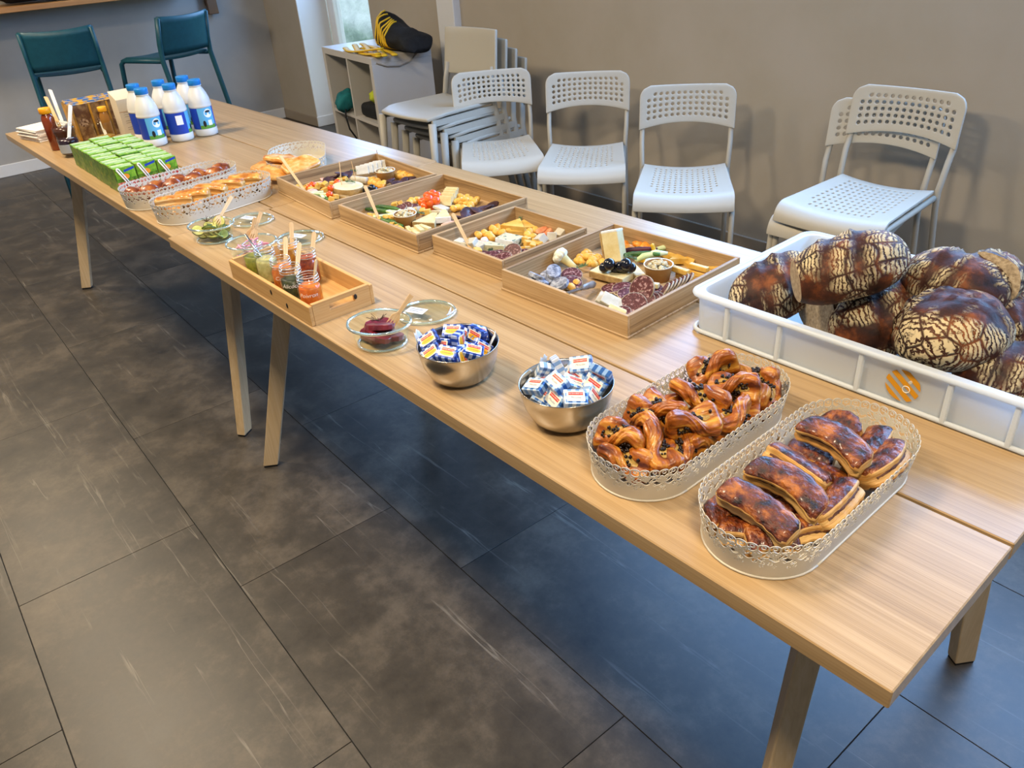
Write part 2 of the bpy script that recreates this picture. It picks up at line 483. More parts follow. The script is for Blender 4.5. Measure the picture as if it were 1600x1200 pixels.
# ------------------------------------------------------------------ wood materials
def wood(name, c_lo, c_mid, c_hi, sx=1.2, sy=55.0, rough=0.38, bump=0.05, rand=True, axis='x', knots=False, coat=0.0, lo=0.28, hi=0.74):
    m = bpy.data.materials.new(name); m.use_nodes = True
    nt = m.node_tree; b = nt.nodes['Principled BSDF']; N = nt.nodes.new; L = nt.links.new
    tc = N('ShaderNodeTexCoord'); mp = N('ShaderNodeMapping')
    s = {'x': (sx, sy, sy), 'y': (sy, sx, sy), 'z': (sy, sy, sx)}[axis]
    mp.inputs['Scale'].default_value = s
    L(tc.outputs['Object'], mp.inputs['Vector'])
    oi = N('ShaderNodeObjectInfo'); ml = N('ShaderNodeMath'); ml.operation = 'MULTIPLY'; ml.inputs[1].default_value = 53.0
    L(oi.outputs['Random'], ml.inputs[0])
    ad = N('ShaderNodeVectorMath'); ad.operation = 'ADD'; L(mp.outputs['Vector'], ad.inputs[0]); L(ml.outputs[0], ad.inputs[1])
    n = N('ShaderNodeTexNoise'); n.inputs['Scale'].default_value = 1.0; n.inputs['Detail'].default_value = 7; n.inputs['Roughness'].default_value = 0.72
    n.inputs['Distortion'].default_value = 0.35
    L(ad.outputs[0], n.inputs['Vector'])
    # broad figure
    mp2 = N('ShaderNodeMapping'); mp2.inputs['Scale'].default_value = tuple(q * 0.16 for q in s); L(ad.outputs[0], mp2.inputs['Vector'])
    n2 = N('ShaderNodeTexNoise'); n2.inputs['Scale'].default_value = 1.0; n2.inputs['Detail'].default_value = 3; n2.inputs['Distortion'].default_value = 0.8
    L(mp2.outputs['Vector'], n2.inputs['Vector'])
    mx = N('ShaderNodeMath'); mx.operation = 'ADD'
    a1 = N('ShaderNodeMath'); a1.operation = 'MULTIPLY'; a1.inputs[1].default_value = 0.62; L(n.outputs['Fac'], a1.inputs[0])
    a2 = N('ShaderNodeMath'); a2.operation = 'MULTIPLY'; a2.inputs[1].default_value = 0.38; L(n2.outputs['Fac'], a2.inputs[0])
    L(a1.outputs[0], mx.inputs[0]); L(a2.outputs[0], mx.inputs[1])
    r = N('ShaderNodeValToRGB'); e = r.color_ramp.elements
    e[0].position = lo; e[0].color = C(c_lo); e[1].position = hi; e[1].color = C(c_hi); k = e.new((lo + hi) / 2); k.color = C(c_mid)
    L(mx.outputs[0], r.inputs['Fac'])
    out = r.outputs['Color']
    if knots:
        v = N('ShaderNodeTexVoronoi'); v.inputs['Scale'].default_value = 9.0
        mp3 = N('ShaderNodeMapping'); mp3.inputs['Scale'].default_value = tuple((0.35 if q == sx else 1.0) for q in s)
        L(tc.outputs['Object'], mp3.inputs['Vector'])
        ad3 = N('ShaderNodeVectorMath'); ad3.operation = 'ADD'; L(mp3.outputs['Vector'], ad3.inputs[0]); L(ml.outputs[0], ad3.inputs[1])
        L(ad3.outputs[0], v.inputs['Vector'])
        rk = N('ShaderNodeValToRGB'); rk.color_ramp.elements[0].position = 0.03; rk.color_ramp.elements[0].color = (1, 1, 1, 1)
        rk.color_ramp.elements[1].position = 0.10; rk.color_ramp.elements[1].color = (0, 0, 0, 1)
        L(v.outputs['Distance'], rk.inputs['Fac'])
        mk = N('ShaderNodeMix'); mk.data_type = 'RGBA'; mk.inputs['B'].default_value = C('#4a2f1c')
        L(rk.outputs['Color'], mk.inputs['Factor']); L(out, mk.inputs['A']); out = mk.outputs['Result']
    L(out, b.inputs['Base Color'])
    b.inputs['Roughness'].default_value = rough; b.inputs['Coat Weight'].default_value = coat; b.inputs['Coat Roughness'].default_value = 0.2
    bp = N('ShaderNodeBump'); bp.inputs['Strength'].default_value = bump; bp.inputs['Distance'].default_value = 0.0015
    L(n.outputs['Fac'], bp.inputs['Height']); L(bp.outputs['Normal'], b.inputs['Normal'])
    MATS[name] = m
    return m
m_oak = wood('oak_table_foil', '#7e6343', '#a88a61', '#bfa27a', sx=1.1, sy=78.0, rough=0.33, bump=0.05, lo=0.29, hi=0.68)
m_oak_y = wood('oak_table_leg', '#a8906c', '#bda37c', '#ccb694', sx=1.1, sy=30.0, axis='z', rough=0.45, bump=0.03)
m_tray = wood('paulownia_tray_wood', '#6e5232', '#a8895f', '#c6aa82', sx=1.8, sy=40.0, rough=0.55, bump=0.1, lo=0.32, hi=0.66)
m_tray_y = wood('paulownia_tray_wood_side', '#6e5232', '#a8895f', '#c6aa82', sx=1.8, sy=40.0, axis='y', rough=0.55, bump=0.1, lo=0.32, hi=0.66)
m_crate_x = wood('pine_crate_wood', '#a9793f', '#c79a5e', '#d8b27c', sx=2.0, sy=38.0, rough=0.6, bump=0.1, knots=True)
m_crate_y = wood('pine_crate_wood_end', '#a9793f', '#c79a5e', '#d8b27c', sx=2.0, sy=38.0, axis='y', rough=0.6, bump=0.1, knots=True)
m_bar = wood('bar_wood', '#8a5a2c', '#a97740', '#bd8c52', sx=2.0, sy=30.0, axis='y', rough=0.5)
m_rubber = mat('black_rubber', '#0c0c0d', 0.7)
m_batten_gap_shade = mat('dark_batten_and_gap_shade', '#2c2a28', 0.6)  # cross battens, and the strips that paint shade into the plank gaps

# ------------------------------------------------------------------ tables
TZ = 0.74
def make_table(label, x0, x1, y0, legs):
    t = thing('dining_table', label, 'table', ((x0 + x1) / 2, y0 + 0.45, 0))
    hx = (x1 - x0) / 2
    for k in range(3):
        yy = -0.45 + 0.3 * k
        g0 = 0.0 if k == 0 else 0.0028
        g1 = 0.0 if k == 2 else 0.0028
        o = MB().rbox(-hx, hx, -(0.3 - g0 - g1) / 2, (0.3 - g0 - g1) / 2, -0.027, 0.0, 0.0016, 1).build('plank', m_oak, t, loc=(0, yy + 0.15 + (g0 - g1) / 2, TZ))
    MB().box(-hx + 0.10, -hx + 0.18, -0.36, 0.36, TZ - 0.052, TZ - 0.0275).build('cross_batten', m_batten_gap_shade, t)
    MB().box(hx - 0.18, hx - 0.10, -0.36, 0.36, TZ - 0.052, TZ - 0.0275).build('cross_batten', m_batten_gap_shade, t)
    for yy in (-0.15, 0.15):  # dark strip added below each plank gap, standing in for the shade inside it
        MB().box(-hx + 0.03, hx - 0.03, yy - 0.02, yy + 0.02, TZ - 0.045, TZ - 0.0275).build('gap_shade_strip', m_batten_gap_shade, t)
    for (bx, by, tx, ty, ang) in legs:
        b0 = Vector((bx - (x0 + x1) / 2, by - (y0 + 0.45), 0.006)); t0 = Vector((tx - (x0 + x1) / 2, ty - (y0 + 0.45), TZ - 0.028))
        mb = MB(); v = []
        for (c, sc_) in ((b0, 1.0), (t0, 1.15)):
            for (lx, ly) in ((-0.0225, -0.015), (0.0225, -0.015), (0.0225, 0.015), (-0.0225, 0.015)):
                q = rotz(ang) @ Vector((lx * sc_, ly * sc_, 0))
                v.append((c.x + q.x, c.y + q.y, c.z))
        mb.add(v, [(0, 3, 2, 1), (4, 5, 6, 7), (0, 1, 5, 4), (1, 2, 6, 5), (2, 3, 7, 6), (3, 0, 4, 7)])
        lg = mb.build('leg', m_oak_y, t); smod(lg, 'BEVEL', 0.003)
        MB().box(-0.0205, 0.0205, -0.013, 0.013, 0.0, 0.0075).build('foot_pad', m_rubber, lg, loc=(b0.x, b0.y, 0), rot=(0, 0, ang))
    return t
A = math.radians(56)
make_table('oak dining table nearer the camera, with the bread crate on it', -2.0, 0.0, 0.0,
           [(-1.88, 0.068, -1.78, 0.24, A), (-0.145, 0.06, -0.17, 0.20, -A), (-1.88, 0.832, -1.78, 0.66, -A), (-0.115, 0.812, -0.145, 0.69, A)])
make_table('oak dining table at the far end, with milk bottles and juice boxes', -4.004, -2.004, 0.011,
           [(-3.9, 0.088, -3.84, 0.24, A), (-2.112, 0.085, -2.16, 0.22, -A), (-3.9, 0.83, -3.84, 0.69, -A), (-2.112, 0.83, -2.16, 0.69, A)])

# ------------------------------------------------------------------ perforated white chairs
m_white_plastic = mat('white_chair_plastic', '#c3bbaa', 0.42)
m_white_steel = mat('white_powder_steel', '#b8b09f', 0.4)
def perforated(fn, nu, nv, hole, rx=0.3, ry=0.3):
    """sheet of nu x nv cells laid out by fn(u, v); cells where hole(i, j) is true carry a round hole"""
    mb = MB(); idx = {}
    def P(u, v):
        k = (round(u, 5), round(v, 5))
        if k not in idx:
            idx[k] = len(mb.v); mb.v.append(tuple(fn(u, v)))
        return idx[k]
    for j in range(nv):
        for i in range(nu):
            u0, u1, v0, v1 = i / nu, (i + 1) / nu, j / nv, (j + 1) / nv
            um, vm = (u0 + u1) / 2, (v0 + v1) / 2
            out = [P(u0, v0), P(um, v0), P(u1, v0), P(u1, vm), P(u1, v1), P(um, v1), P(u0, v1), P(u0, vm)]
            if not hole(i, j):
                mb.f.append(tuple(out)); mb.m.append(0); continue
            inn = []
            for a in (-135, -90, -45, 0, 45, 90, 135, 180):
                r = math.radians(a)
                inn.append(P(um + rx * math.cos(r) / nu, vm + ry * math.sin(r) / nv))
            for k in range(8):
                n = (k + 1) % 8
                mb.f.append((out[k], out[n], inn[n], inn[k])); mb.m.append(0)
    return mb
def chair_back(u, v):
    z = 0.775 - 0.175 * (1 - v)
    w = 0.197
    r = 0.05
    if z > 0.775 - r:
        q = (z - (0.775 - r)) / r
        w = 0.197 - r + r * math.sqrt(max(0, 1 - q * q * 0.985))
    x = (2 * u - 1) * w
    zb = 0.60 + 0.026 * (1 - (x / 0.197) ** 2)
    z = zb + (z - 0.60) * (0.775 - zb) / 0.175
    y = 0.205 + 0.10 * (z - 0.6) + 0.022 * (1 - (x / 0.197) ** 2)
    return (x, y, z)
def chair_seat(u, v):
    t = v * 1.16
    w = 0.170 + 0.024 * min(t, 1)
    x = (2 * u - 1) * w
    e = (2 * u - 1) ** 2
    dish = -0.016 * (1 - e)
    if t <= 0.9:
        y, z = 0.175 - 0.39 * t / 1.0, 0.452 + dish + 0.008 * (1 - t)
    else:
        a = (t - 0.9) / 0.26 * (PI / 2)
        y, z = -0.176 - 0.055 * math.sin(a), 0.4528 + dish * (1 - 0.6 * (t - 0.9) / 0.26) - 0.062 * (1 - math.cos(a))
    return (x, y, z)
def make_perf_chair():
    t = thing('perforated_chair', 'white chair', 'chair')
    def hb(i, j):
        if j < 1 or j > 5 or i < 1 or i > 14: return False
        if j == 5 and (i == 1 or i == 14): return False
        return True
    b = perforated(chair_back, 16, 7, hb, 0.30, 0.31).build('backrest', m_white_plastic, t, smooth=True)
    smod(b, 'SOLIDIFY', 0.009, 0); smod(b, 'BEVEL', 0.002)
    def hs(i, j): return 2 <= i <= 13 and 1 <= j <= 11 and not (i in (2, 13) and j > 9)
    s = perforated(chair_seat, 16, 16, hs, 0.21, 0.27).build('seat', m_white_plastic, t, smooth=True)
    smod(s, 'SOLIDIFY', 0.010, 0); smod(s, 'BEVEL', 0.002)
    for sx in (-1, 1):
        MB().tube([(sx * 0.190, 0.265, 0.0), (sx * 0.186, 0.225, 0.2), (sx * 0.181, 0.182, 0.40), (sx * 0.180, 0.178, 0.46), (sx * 0.184, 0.198, 0.55), (sx * 0.184, 0.222, 0.605), (sx * 0.178, 0.232, 0.66)], 0.0105, 10).build('rear_leg', m_white_steel, t, smooth=True)
        MB().tube([(sx * 0.192, -0.225, 0.0), (sx * 0.188, -0.205, 0.38), (sx * 0.184, -0.18, 0.425), (sx * 0.178, 0.0, 0.430), (sx * 0.176, 0.165, 0.440)], 0.0105, 10).build('front_leg', m_white_steel, t, smooth=True)
    MB().tube([(-0.178, 0.06, 0.424), (0.178, 0.06, 0.424)], 0.009, 8).build('crossbar', m_white_steel, t, smooth=True)
    return t
pc = make_perf_chair()
for i, (x, y, z, yaw, lab) in enumerate([
        (-2.824, 1.853, 0, 54.7, 'white perforated chair standing next to the stack of plain chairs, turned sideways'),
        (-2.396, 2.010, 0, 40, 'white perforated chair second from the left, against the wall'),
        (-1.813, 1.994, 0, 37.7, 'white perforated chair third from the left, alone against the wall'),
        (-1.13, 2.06, 0.0, 7, 'lower white perforated chair of the stacked pair behind the bread crate'),
        (-1.085, 2.045, 0.052, 0, 'upper white perforated chair of the stacked pair behind the bread crate')]):
    o = pc if i == 0 else copy_tree(pc)
    o.location = (x, y, z); o.rotation_euler = (0, 0, math.radians(yaw))
    tag(o, lab, 'chair', 'white perforated chairs along the wall')

# ------------------------------------------------------------------ stack of plain white chairs
m_cream_plastic = mat('cream_chair_plastic', '#b3ad9e', 0.45)
def make_plain_chair():
    t = thing('stacking_chair', 'plain chair', 'chair')
    def back(u, v):
        w = 0.205 - 0.006 * v
        x = (2 * u - 1) * w
        z = 0.565 + 0.225 * v
        return (x, 0.225 + 0.13 * (z - 0.565) + 0.02 * (1 - (x / w) ** 2), z)
    b = MB().grid(back, 10, 6).build('backrest', m_cream_plastic, t, smooth=True)
    smod(b, 'SOLIDIFY', 0.016, 0); smod(b, 'BEVEL', 0.006)
    def seat(u, v):
        w = 0.195 + 0.025 * v - 0.03 * max(0, v - 0.85) / 0.15
        x = (2 * u - 1) * w
        e = 1 - (2 * u - 1) ** 2
        return (x, 0.20 - 0.42 * v - 0.02 * e * v, 0.452 - 0.012 * e * (1 - v) - 0.014 * max(0, v - 0.8) / 0.2)
    s = MB().grid(seat, 12, 12).build('seat', m_cream_plastic, t, smooth=True)
    smod(s, 'SOLIDIFY', 0.018, -1); smod(s, 'BEVEL', 0.006)
    for sx in (-1, 1):
        MB().tube([(sx * 0.215, 0.29, 0), (sx * 0.203, 0.24, 0.25), (sx * 0.195, 0.205, 0.46), (sx * 0.188, 0.217, 0.54), (sx * 0.176, 0.234, 0.62)], 0.012, 8, rx=0.018).build('rear_leg', m_cream_plastic, t, smooth=True)
        MB().tube([(sx * 0.222, -0.235, 0), (sx * 0.207, -0.205, 0.432)], [0.013, 0.02], 8).build('front_leg', m_cream_plastic, t, smooth=True)
        MB().box(sx * 0.20 - 0.007, sx * 0.20 + 0.007, -0.20, 0.20, 0.415, 0.445).build('side_rail', m_cream_plastic, t)
    return t
sc0 = make_plain_chair()
for i in range(4):
    o = sc0 if i == 0 else copy_tree(sc0)
    o.location = (-3.24, 1.815 + 0.062 * (3 - i), 0.052 * i); o.rotation_euler = (0, 0, math.radians(2))
    tag(o, 'plain cream chair in the stack by the shelf, ' + ['bottom one', 'second from bottom', 'third from bottom', 'top one'][i], 'chair', 'stacked plain chairs')

# ------------------------------------------------------------------ teal bar stools
m_teal = mat('teal_stool_plastic', '#184b58', 0.40, c2='#1b5260', scale=30, bump=0.03, bscale=300)
def make_stool():
    t = thing('bar_stool', 'teal stool', 'bar stool')
    SZ = 0.735
    def back(u, v):
        w = 0.205
        x = (2 * u - 1) * w
        z = SZ + 0.03 + 0.225 * v + 0.012 * ((x / w) ** 2 if v > 0.5 else 0)
        return (x, 0.215 + 0.22 * (z - SZ) - 0.03 * (1 - (x / w) ** 2) * -1, z)
    b = MB().grid(back, 12, 6).build('backrest', m_teal, t, smooth=True); smod(b, 'SOLIDIFY', 0.012, 0)
    def seat(u, v):
        w = 0.20
        x = (2 * u - 1) * w
        return (x, 0.20 - 0.42 * v, SZ - 0.01 * (1 - (x / w) ** 2) - 0.02 * max(0, v - 0.85) / 0.15)
    s = MB().grid(seat, 12, 12).build('seat', m_teal, t, smooth=True); smod(s, 'SOLIDIFY', 0.016, -1); smod(s, 'BEVEL', 0.005)
    for sx in (-1, 1):
        MB().tube([(sx * 0.215, 0.345, 0), (sx * 0.211, 0.275, 0.40), (sx * 0.206, 0.222, SZ), (sx * 0.204, 0.232, SZ + 0.1), (sx * 0.202, 0.272, SZ + 0.258)], 0.014, 8, rx=0.02).build('rear_leg', m_teal, t, smooth=True)
        MB().tube([(sx * 0.215, -0.27, 0), (sx * 0.211, -0.23, 0.55), (sx * 0.206, -0.21, SZ - 0.03), (sx * 0.198, -0.18, SZ - 0.008), (sx * 0.198, 0.2, SZ - 0.004)], 0.016, 8).build('front_leg', m_teal, t, smooth=True)
    MB().tube([(-0.212, -0.25, 0.27), (0.212, -0.25, 0.27)], 0.012, 8).build('footrest', m_teal, t, smooth=True)
    for sx in (-1, 1):
        MB().tube([(sx * 0.212, -0.25, 0.27), (sx * 0.211, 0.30, 0.27)], 0.011, 8).build('stretcher', m_teal, t, smooth=True)
    return t
st = make_stool()
for i, (x, y, yaw, lab) in enumerate([(-5.90, 0.78, -104, 'teal plastic bar stool nearer the left edge, seen squarely from behind'),
                                      (-5.85, 1.40, -70, 'teal plastic bar stool behind the milk bottles, turned aside')]):
    o = st if i == 0 else copy_tree(st)
    # the stool faces the wall: local -y points to -x
    o.location = (x, y, 0); o.rotation_euler = (0, 0, math.radians(yaw))
    tag(o, lab, 'bar stool', 'teal bar stools')

# ------------------------------------------------------------------ bar shelf on the left wall
b = thing('bar_shelf', 'long wooden bar shelf on the left wall above the stools', 'shelf', (0, 0, 0), TH)
MB().rbox(RX0 + 0.001, -6.31, -0.6, 1.78, 1.075, 1.11, 0.003, 1).build('countertop', m_bar, b)
for yy in (-0.45, 0.2):
    MB().prism([(RX0 + 0.002, 1.07), (RX0 + 0.002, 0.84), (RX0 + 0.05, 0.84), (-6.4, 1.03), (-6.4, 1.07)], yy - 0.018, yy + 0.018,
               Matrix(((1, 0, 0, 0), (0, 0, 1, 0), (0, 1, 0, 0), (0, 0, 0, 1)))).build('bracket', m_bar, b)
tag(MB().rbox(-6.635, -6.60, 1.91, 1.99, 0.89, 1.3, 0.004, 1).rbox(-6.679, -6.635, 1.92, 1.98, 0.95, 1.28, 0.002, 1)
    .build('wall_plank', wood('dark_wall_wood', '#4a3018', '#6a4826', '#7c5a34', axis='z', sy=30), rot=(0, 0, TH)), 'brown wooden upright fixed to the left wall above right stool', 'wooden post')
m_blackbag = mat('black_fabric', '#08090b', 0.8, c2='#131519', scale=20, bump=0.4, bscale=60, bdist=0.004)
bg_ = MB().blob(0.13, 0.26, 0.09, 24, 14, 0.25, 2.2, 5, pw=0.7).build('black_bag', m_blackbag, smooth=True, loc=(-6.46, 0.86, 1.212))
tag(bg_, 'black fabric bag lying on the wooden bar shelf', 'bag')
bt = MB().rbox(-0.035, 0.035, -0.02, 0.02, 0, 0.09, 0.008, 2).build('white_tag', m_white_trim, bg_, loc=(0.115, 0.10, -0.07), rot=(0.2, 0.3, 0.4))

# ------------------------------------------------------------------ white cube shelf
m_shelf = mat('white_shelf_foil', '#bfbab2', 0.38)
cs = thing('cube_shelf', 'white cube shelf unit with four open compartments below the window', 'shelf', (-4.3785, 1.9725, 0), math.atan2(-0.106, 0.757))
ks, kd = 0.382, 0.39
MB().rbox(-ks, ks, 0, kd, 0.732, 0.77, 0.0015, 1).build('top_panel', m_shelf, cs)
MB().rbox(-ks, ks, 0, kd, 0.0, 0.038, 0.0015, 1).build('bottom_panel', m_shelf, cs)
for sx in (-1, 1):
    a0, a1 = (-ks, -ks + 0.038) if sx < 0 else (ks - 0.038, ks)
    MB().rbox(a0, a1, 0, kd, 0.038, 0.732, 0.0015, 1).build('side_panel', m_shelf, cs)
MB().rbox(-0.008, 0.008, 0.002, kd, 0.038, 0.732, 0.001, 1).build('divider', m_shelf, cs)
for sx in (-1, 1):
    a0, a1 = (-ks + 0.038, -0.008) if sx < 0 else (0.008, ks - 0.038)
    MB().rbox(a0, a1, 0.002, kd, 0.377, 0.393, 0.001, 1).build('shelf_board', m_shelf, cs)
Mc = cs.matrix_basis
def on_shelf(x, y, z): return Mc @ Vector((x, y, z))
m_teal_cloth = mat('teal_cloth', '#0c5a60', 0.8, c2='#16777a', scale=14, bump=0.5, bscale=25, bdist=0.006)
m_lime = mat('lime_cloth', '#a8b820', 0.8, c2='#c4cc3a', scale=14, bump=0.5, bscale=25, bdist=0.006)
m_yellow = mat('yellow_webbing', '#d7a90e', 0.6, c2='#e8c12a', scale=30, bump=0.4, bscale=200)
tc_ = MB().blob(0.062, 0.10, 0.062, 24, 16, 0.3, 1.6, 2).build('teal_pouch', m_teal_cloth, smooth=True, loc=on_shelf(-0.19, 0.03, 0.458), rot=(0.2, -0.25, 0.5))
tag(tc_, 'crumpled teal cloth pouch in left upper compartment of the cube shelf', 'pouch')
MB().tube([(0.03, -0.09, -0.03), (0.04, -0.14, -0.06), (0.045, -0.17, -0.13), (0.06, -0.17, -0.2)], 0.006, 6).build('drawstring', m_blackbag, tc_, smooth=True)
o = MB().rbox(-0.15, 0.15, -0.14, 0.14, 0, 0.085, 0.03, 4).build('black_case', m_blackbag, smooth=True, loc=on_shelf(0.185, 0.17, 0.394), rot=(0, 0, cs.rotation_euler.z + 0.05))
tag(o, 'flat black case in right upper compartment of the cube shelf', 'case')
o = MB().blob(0.075, 0.06, 0.05, 24, 14, 0.45, 2.0, 8).build('lime_pouch', m_lime, smooth=True, loc=on_shelf(0.20, 0.12, 0.525), rot=(0, -0.2, 0.2))
tag(o, 'lime green cloth pouch on the black case in the cube shelf', 'pouch')
# the black bag with yellow laces on top
def bagfn(u, v):
    # u around, v from the tall left end to the flat right end
    a = 2 * PI * u
    h = 0.115 * (1 - 0.55 * v) * (0.35 + 0.65 * min(1, v * 7)) * (1 if v < 0.92 else 1 - (v - 0.92) * 7)
    d = 0.115 * (0.5 + 0.5 * min(1, v * 6)) * (1 if v < 0.92 else 1 - (v - 0.92) * 6)
    x = -0.22 + 0.46 * v
    n = noise.noise(Vector((x * 9, math.cos(a) * 1.6, math.sin(a) * 1.6))) * 0.018
    z = h * (1 + math.sin(a) * (1 if math.sin(a) < 0 else 1.1)) + n * (1 if math.sin(a) > -0.5 else 0)
    z += 0.05 * math.exp(-((v - 0.16) / 0.12) ** 2) * max(0, math.sin(a))
    return (x, math.cos(a) * d + n, max(0.002, z))
bb = MB().grid(bagfn, 32, 30, wrapu=True)
bb.f.append(tuple(range(31, -1, -1))); bb.m.append(0); bb.f.append(tuple(30 * 32 + i for i in range(32))); bb.m.append(0)
bagT = thing('sports_bag', 'black sports bag with yellow laces lying on the cube shelf', 'bag', on_shelf(0.285, 0.255, 0.771), cs.rotation_euler.z + 0.10)
bagT.scale = (0.9, 0.86, 0.78)
bb.build('body', m_blackbag, bagT, smooth=True)
random.seed(3)
for k in range(8):
    pts = []
    for q in range(13):
        u = -0.03 + 0.30 * q / 12 + 0.36
        v = 0.05 + 0.052 * k + 0.02 * math.sin(q * 0.9 + k)
        p = Vector(bagfn((u + 0.25) % 1.0 if False else (0.70 - 0.44 * q / 12) % 1.0, v))
        p.z += 0.004
        pts.append(p)
    MB().tube(pts, 0.0062, 6).build('lace', m_yellow, bagT, smooth=True)
sp = thing('yellow_straps', 'bundle of flat yellow straps in front of the sports bag', 'straps', on_shelf(0.22, 0.09, 0.771), cs.rotation_euler.z)
for k in range(5):
    pts = []
    for q in range(15):
        s_ = q / 14
        pts.append((-0.22 + 0.46 * s_ - 0.02 * k, 0.05 * math.sin(s_ * 3.0 + k * 0.9) - 0.012 * k + 0.02, 0.007 + 0.010 * k * (0.5 + 0.5 * math.sin(s_ * 3 + k))))
    MB().tube(pts, 0.006, 8, rx=0.018).build('strap', m_yellow, sp, smooth=True)
m_greycable = mat('grey_cable', '#8a857c', 0.5)
p0 = [on_shelf(0.386, 0.03, 0.74), on_shelf(0.389, 0.09, 0.715), on_shelf(0.389, 0.17, 0.705), on_shelf(0.389, 0.24, 0.72), on_shelf(0.389, 0.30, 0.765), on_shelf(0.36, 0.33, 0.776), on_shelf(0.30, 0.34, 0.776)]
tag(MB().tube(p0, 0.004, 6).build('strap_loop', m_greycable, smooth=True), 'grey strap loop hanging over the right side of the cube shelf', 'strap')
import numpy as np
# ------------------------------------------------------------------ lace-edged oval trays
m_lace = mat('cream_enamelled_metal', '#c4bcaa', 0.42)
def leaf_local(S, Tt, s0, t0, ang, L, Wd, per):
    ds = (S - s0 + per / 2) % per - per / 2
    dt = Tt - t0
    a = ds * math.cos(ang) + dt * math.sin(ang)
    b = np.abs(-ds * math.sin(ang) + dt * math.cos(ang))
    w = Wd * np.sin(np.clip(a / L, 0.001, 0.999) * PI) ** 0.8
    return a, b, w
def leaf_hole(S, Tt, s0, t0, ang, L, Wd, per):
    a, b, w = leaf_local(S, Tt, s0, t0, ang, L, Wd, per)
    rib = np.mod(a - 0.6 * b, 3.4) - 1.7
    f = np.minimum(np.minimum(b - 0.4, w - b), 1.15 - np.abs(rib))
    return np.where((a < 0) | (a > L), -1.0, f)
def leaf_stroke(S, Tt, s0, t0, ang, L, Wd, per, th):
    """outline, midrib and side veins of a leaf as thin strokes; also returns the inside field"""
    a, b, w = leaf_local(S, Tt, s0, t0, ang, L, Wd, per)
    ins = np.minimum(np.minimum(w - b, a), L - a)
    out = th - np.abs(w - b)
    mid = th * 0.9 - b
    rib = th * 0.7 - np.abs(np.mod(a - 0.8 * b, 5.6) - 2.8)
    f = np.maximum(out, np.where(ins > 0, np.maximum(mid, rib), -1.0))
    return np.where((a < -th) | (a > L + th), -1.0, f), ins
def lace_period(per=60.0, H=58.0, res=1.25, t_lo=14.0, seed=1):
    nx, ny = int(per / res), int((H - t_lo) / res)
    res_s, res_t = per / nx, (H - t_lo) / ny
    s = np.arange(nx + 1) * res_s; t = t_lo + np.arange(ny + 1) * res_t
    S, Tt = np.meshgrid(s, t)
    th = 0.55 if res < 1.2 else 0.85
    rnd = random.Random(seed)
    strokes = np.full(S.shape, -5.0)
    for k in range(3):
        c = k * 20.0
        for (ds, t0, ang, L, Wd) in ((0.0, 33.0, 0.95, 15.5, 4.8), (16.5, 33.0, 1.75, 13.0, 4.2), (10.0, 36.0, 0.35, 11.0, 3.4)):
            f, ins = leaf_stroke(S, Tt, c + ds, t0 + 1.0 * math.sin(k * 2.3 + ds), ang + 0.15 * math.sin(k * 1.9 + ds), L, Wd, per, th)
            strokes = np.maximum(strokes, f)
    for k in range(5):
        c = k * 12.0
        ds_ = (S - c - 6 + per / 2) % per - per / 2
        r = np.sqrt(ds_ ** 2 + (Tt - 48.5) ** 2)
        strokes = np.maximum(strokes, th * 1.3 - np.abs(r - 6.3))
        r2 = np.sqrt(ds_ ** 2 + (Tt - 50.5) ** 2)
        strokes = np.maximum(strokes, th * 0.8 - np.abs(r2 - 2.4))
    # tendrils joining the pattern
    strokes = np.maximum(strokes, th * 1.1 - np.abs(Tt - (40.5 + 2.2 * np.sin(2 * PI * S / 20.0))))
    edge = 31.0 + 2.0 * np.sin(2 * PI * S / 15.0)
    low = edge - Tt
    hole = np.full(S.shape, -5.0)
    for k in range(7):
        hole = np.maximum(hole, leaf_hole(S, Tt, k * per / 7 + 4, 25.5 + 1.5 * math.cos(k * 1.7), rnd.choice([0.25, 0.7, 2.3, 2.9]), 9.5, 2.7, per))
    for k in range(4):
        hole = np.maximum(hole, leaf_hole(S, Tt, k * per / 4 + 7 + 3 * rnd.random(), 18 + 2 * rnd.random(), rnd.choice([0.2, 0.9, 2.2, 2.9]), 7.5, 2.0, per))
    solid = np.maximum(np.minimum(low, -hole), strokes)
    solid[0, :] = np.maximum(solid[0, :], 0.5)
    return s, t, solid
def marching(s, t, Fd):
    """polygons of the region Fd > 0 on the grid (s, t)"""
    pts, idx, polys = [], {}, []
    def key(k, p):
        if k not in idx:
            idx[k] = len(pts); pts.append(p)
        return idx[k]
    ny, nx = Fd.shape
    for j in range(ny - 1):
        for i in range(nx - 1):
            f = (Fd[j, i], Fd[j, i + 1], Fd[j + 1, i + 1], Fd[j + 1, i])
            if max(f) <= 0: continue
            cor = ((i, j), (i + 1, j), (i + 1, j + 1), (i, j + 1))
            poly = []
            for k in range(4):
                a, b = cor[k], cor[(k + 1) % 4]; fa, fb = f[k], f[(k + 1) % 4]
                if fa > 0: poly.append(key(('v', a), (s[a[0]], t[a[1]])))
                if (fa > 0) != (fb > 0):
                    q = fa / (fa - fb)
                    q = min(max(q, 0.02), 0.98)
                    poly.append(key(('e', min(a, b), max(a, b)), (s[a[0]] + (s[b[0]] - s[a[0]]) * q, t[a[1]] + (t[b[1]] - t[a[1]]) * q)))
            if len(poly) >= 3: polys.append(tuple(poly))
    return pts, polys
_lp = {}
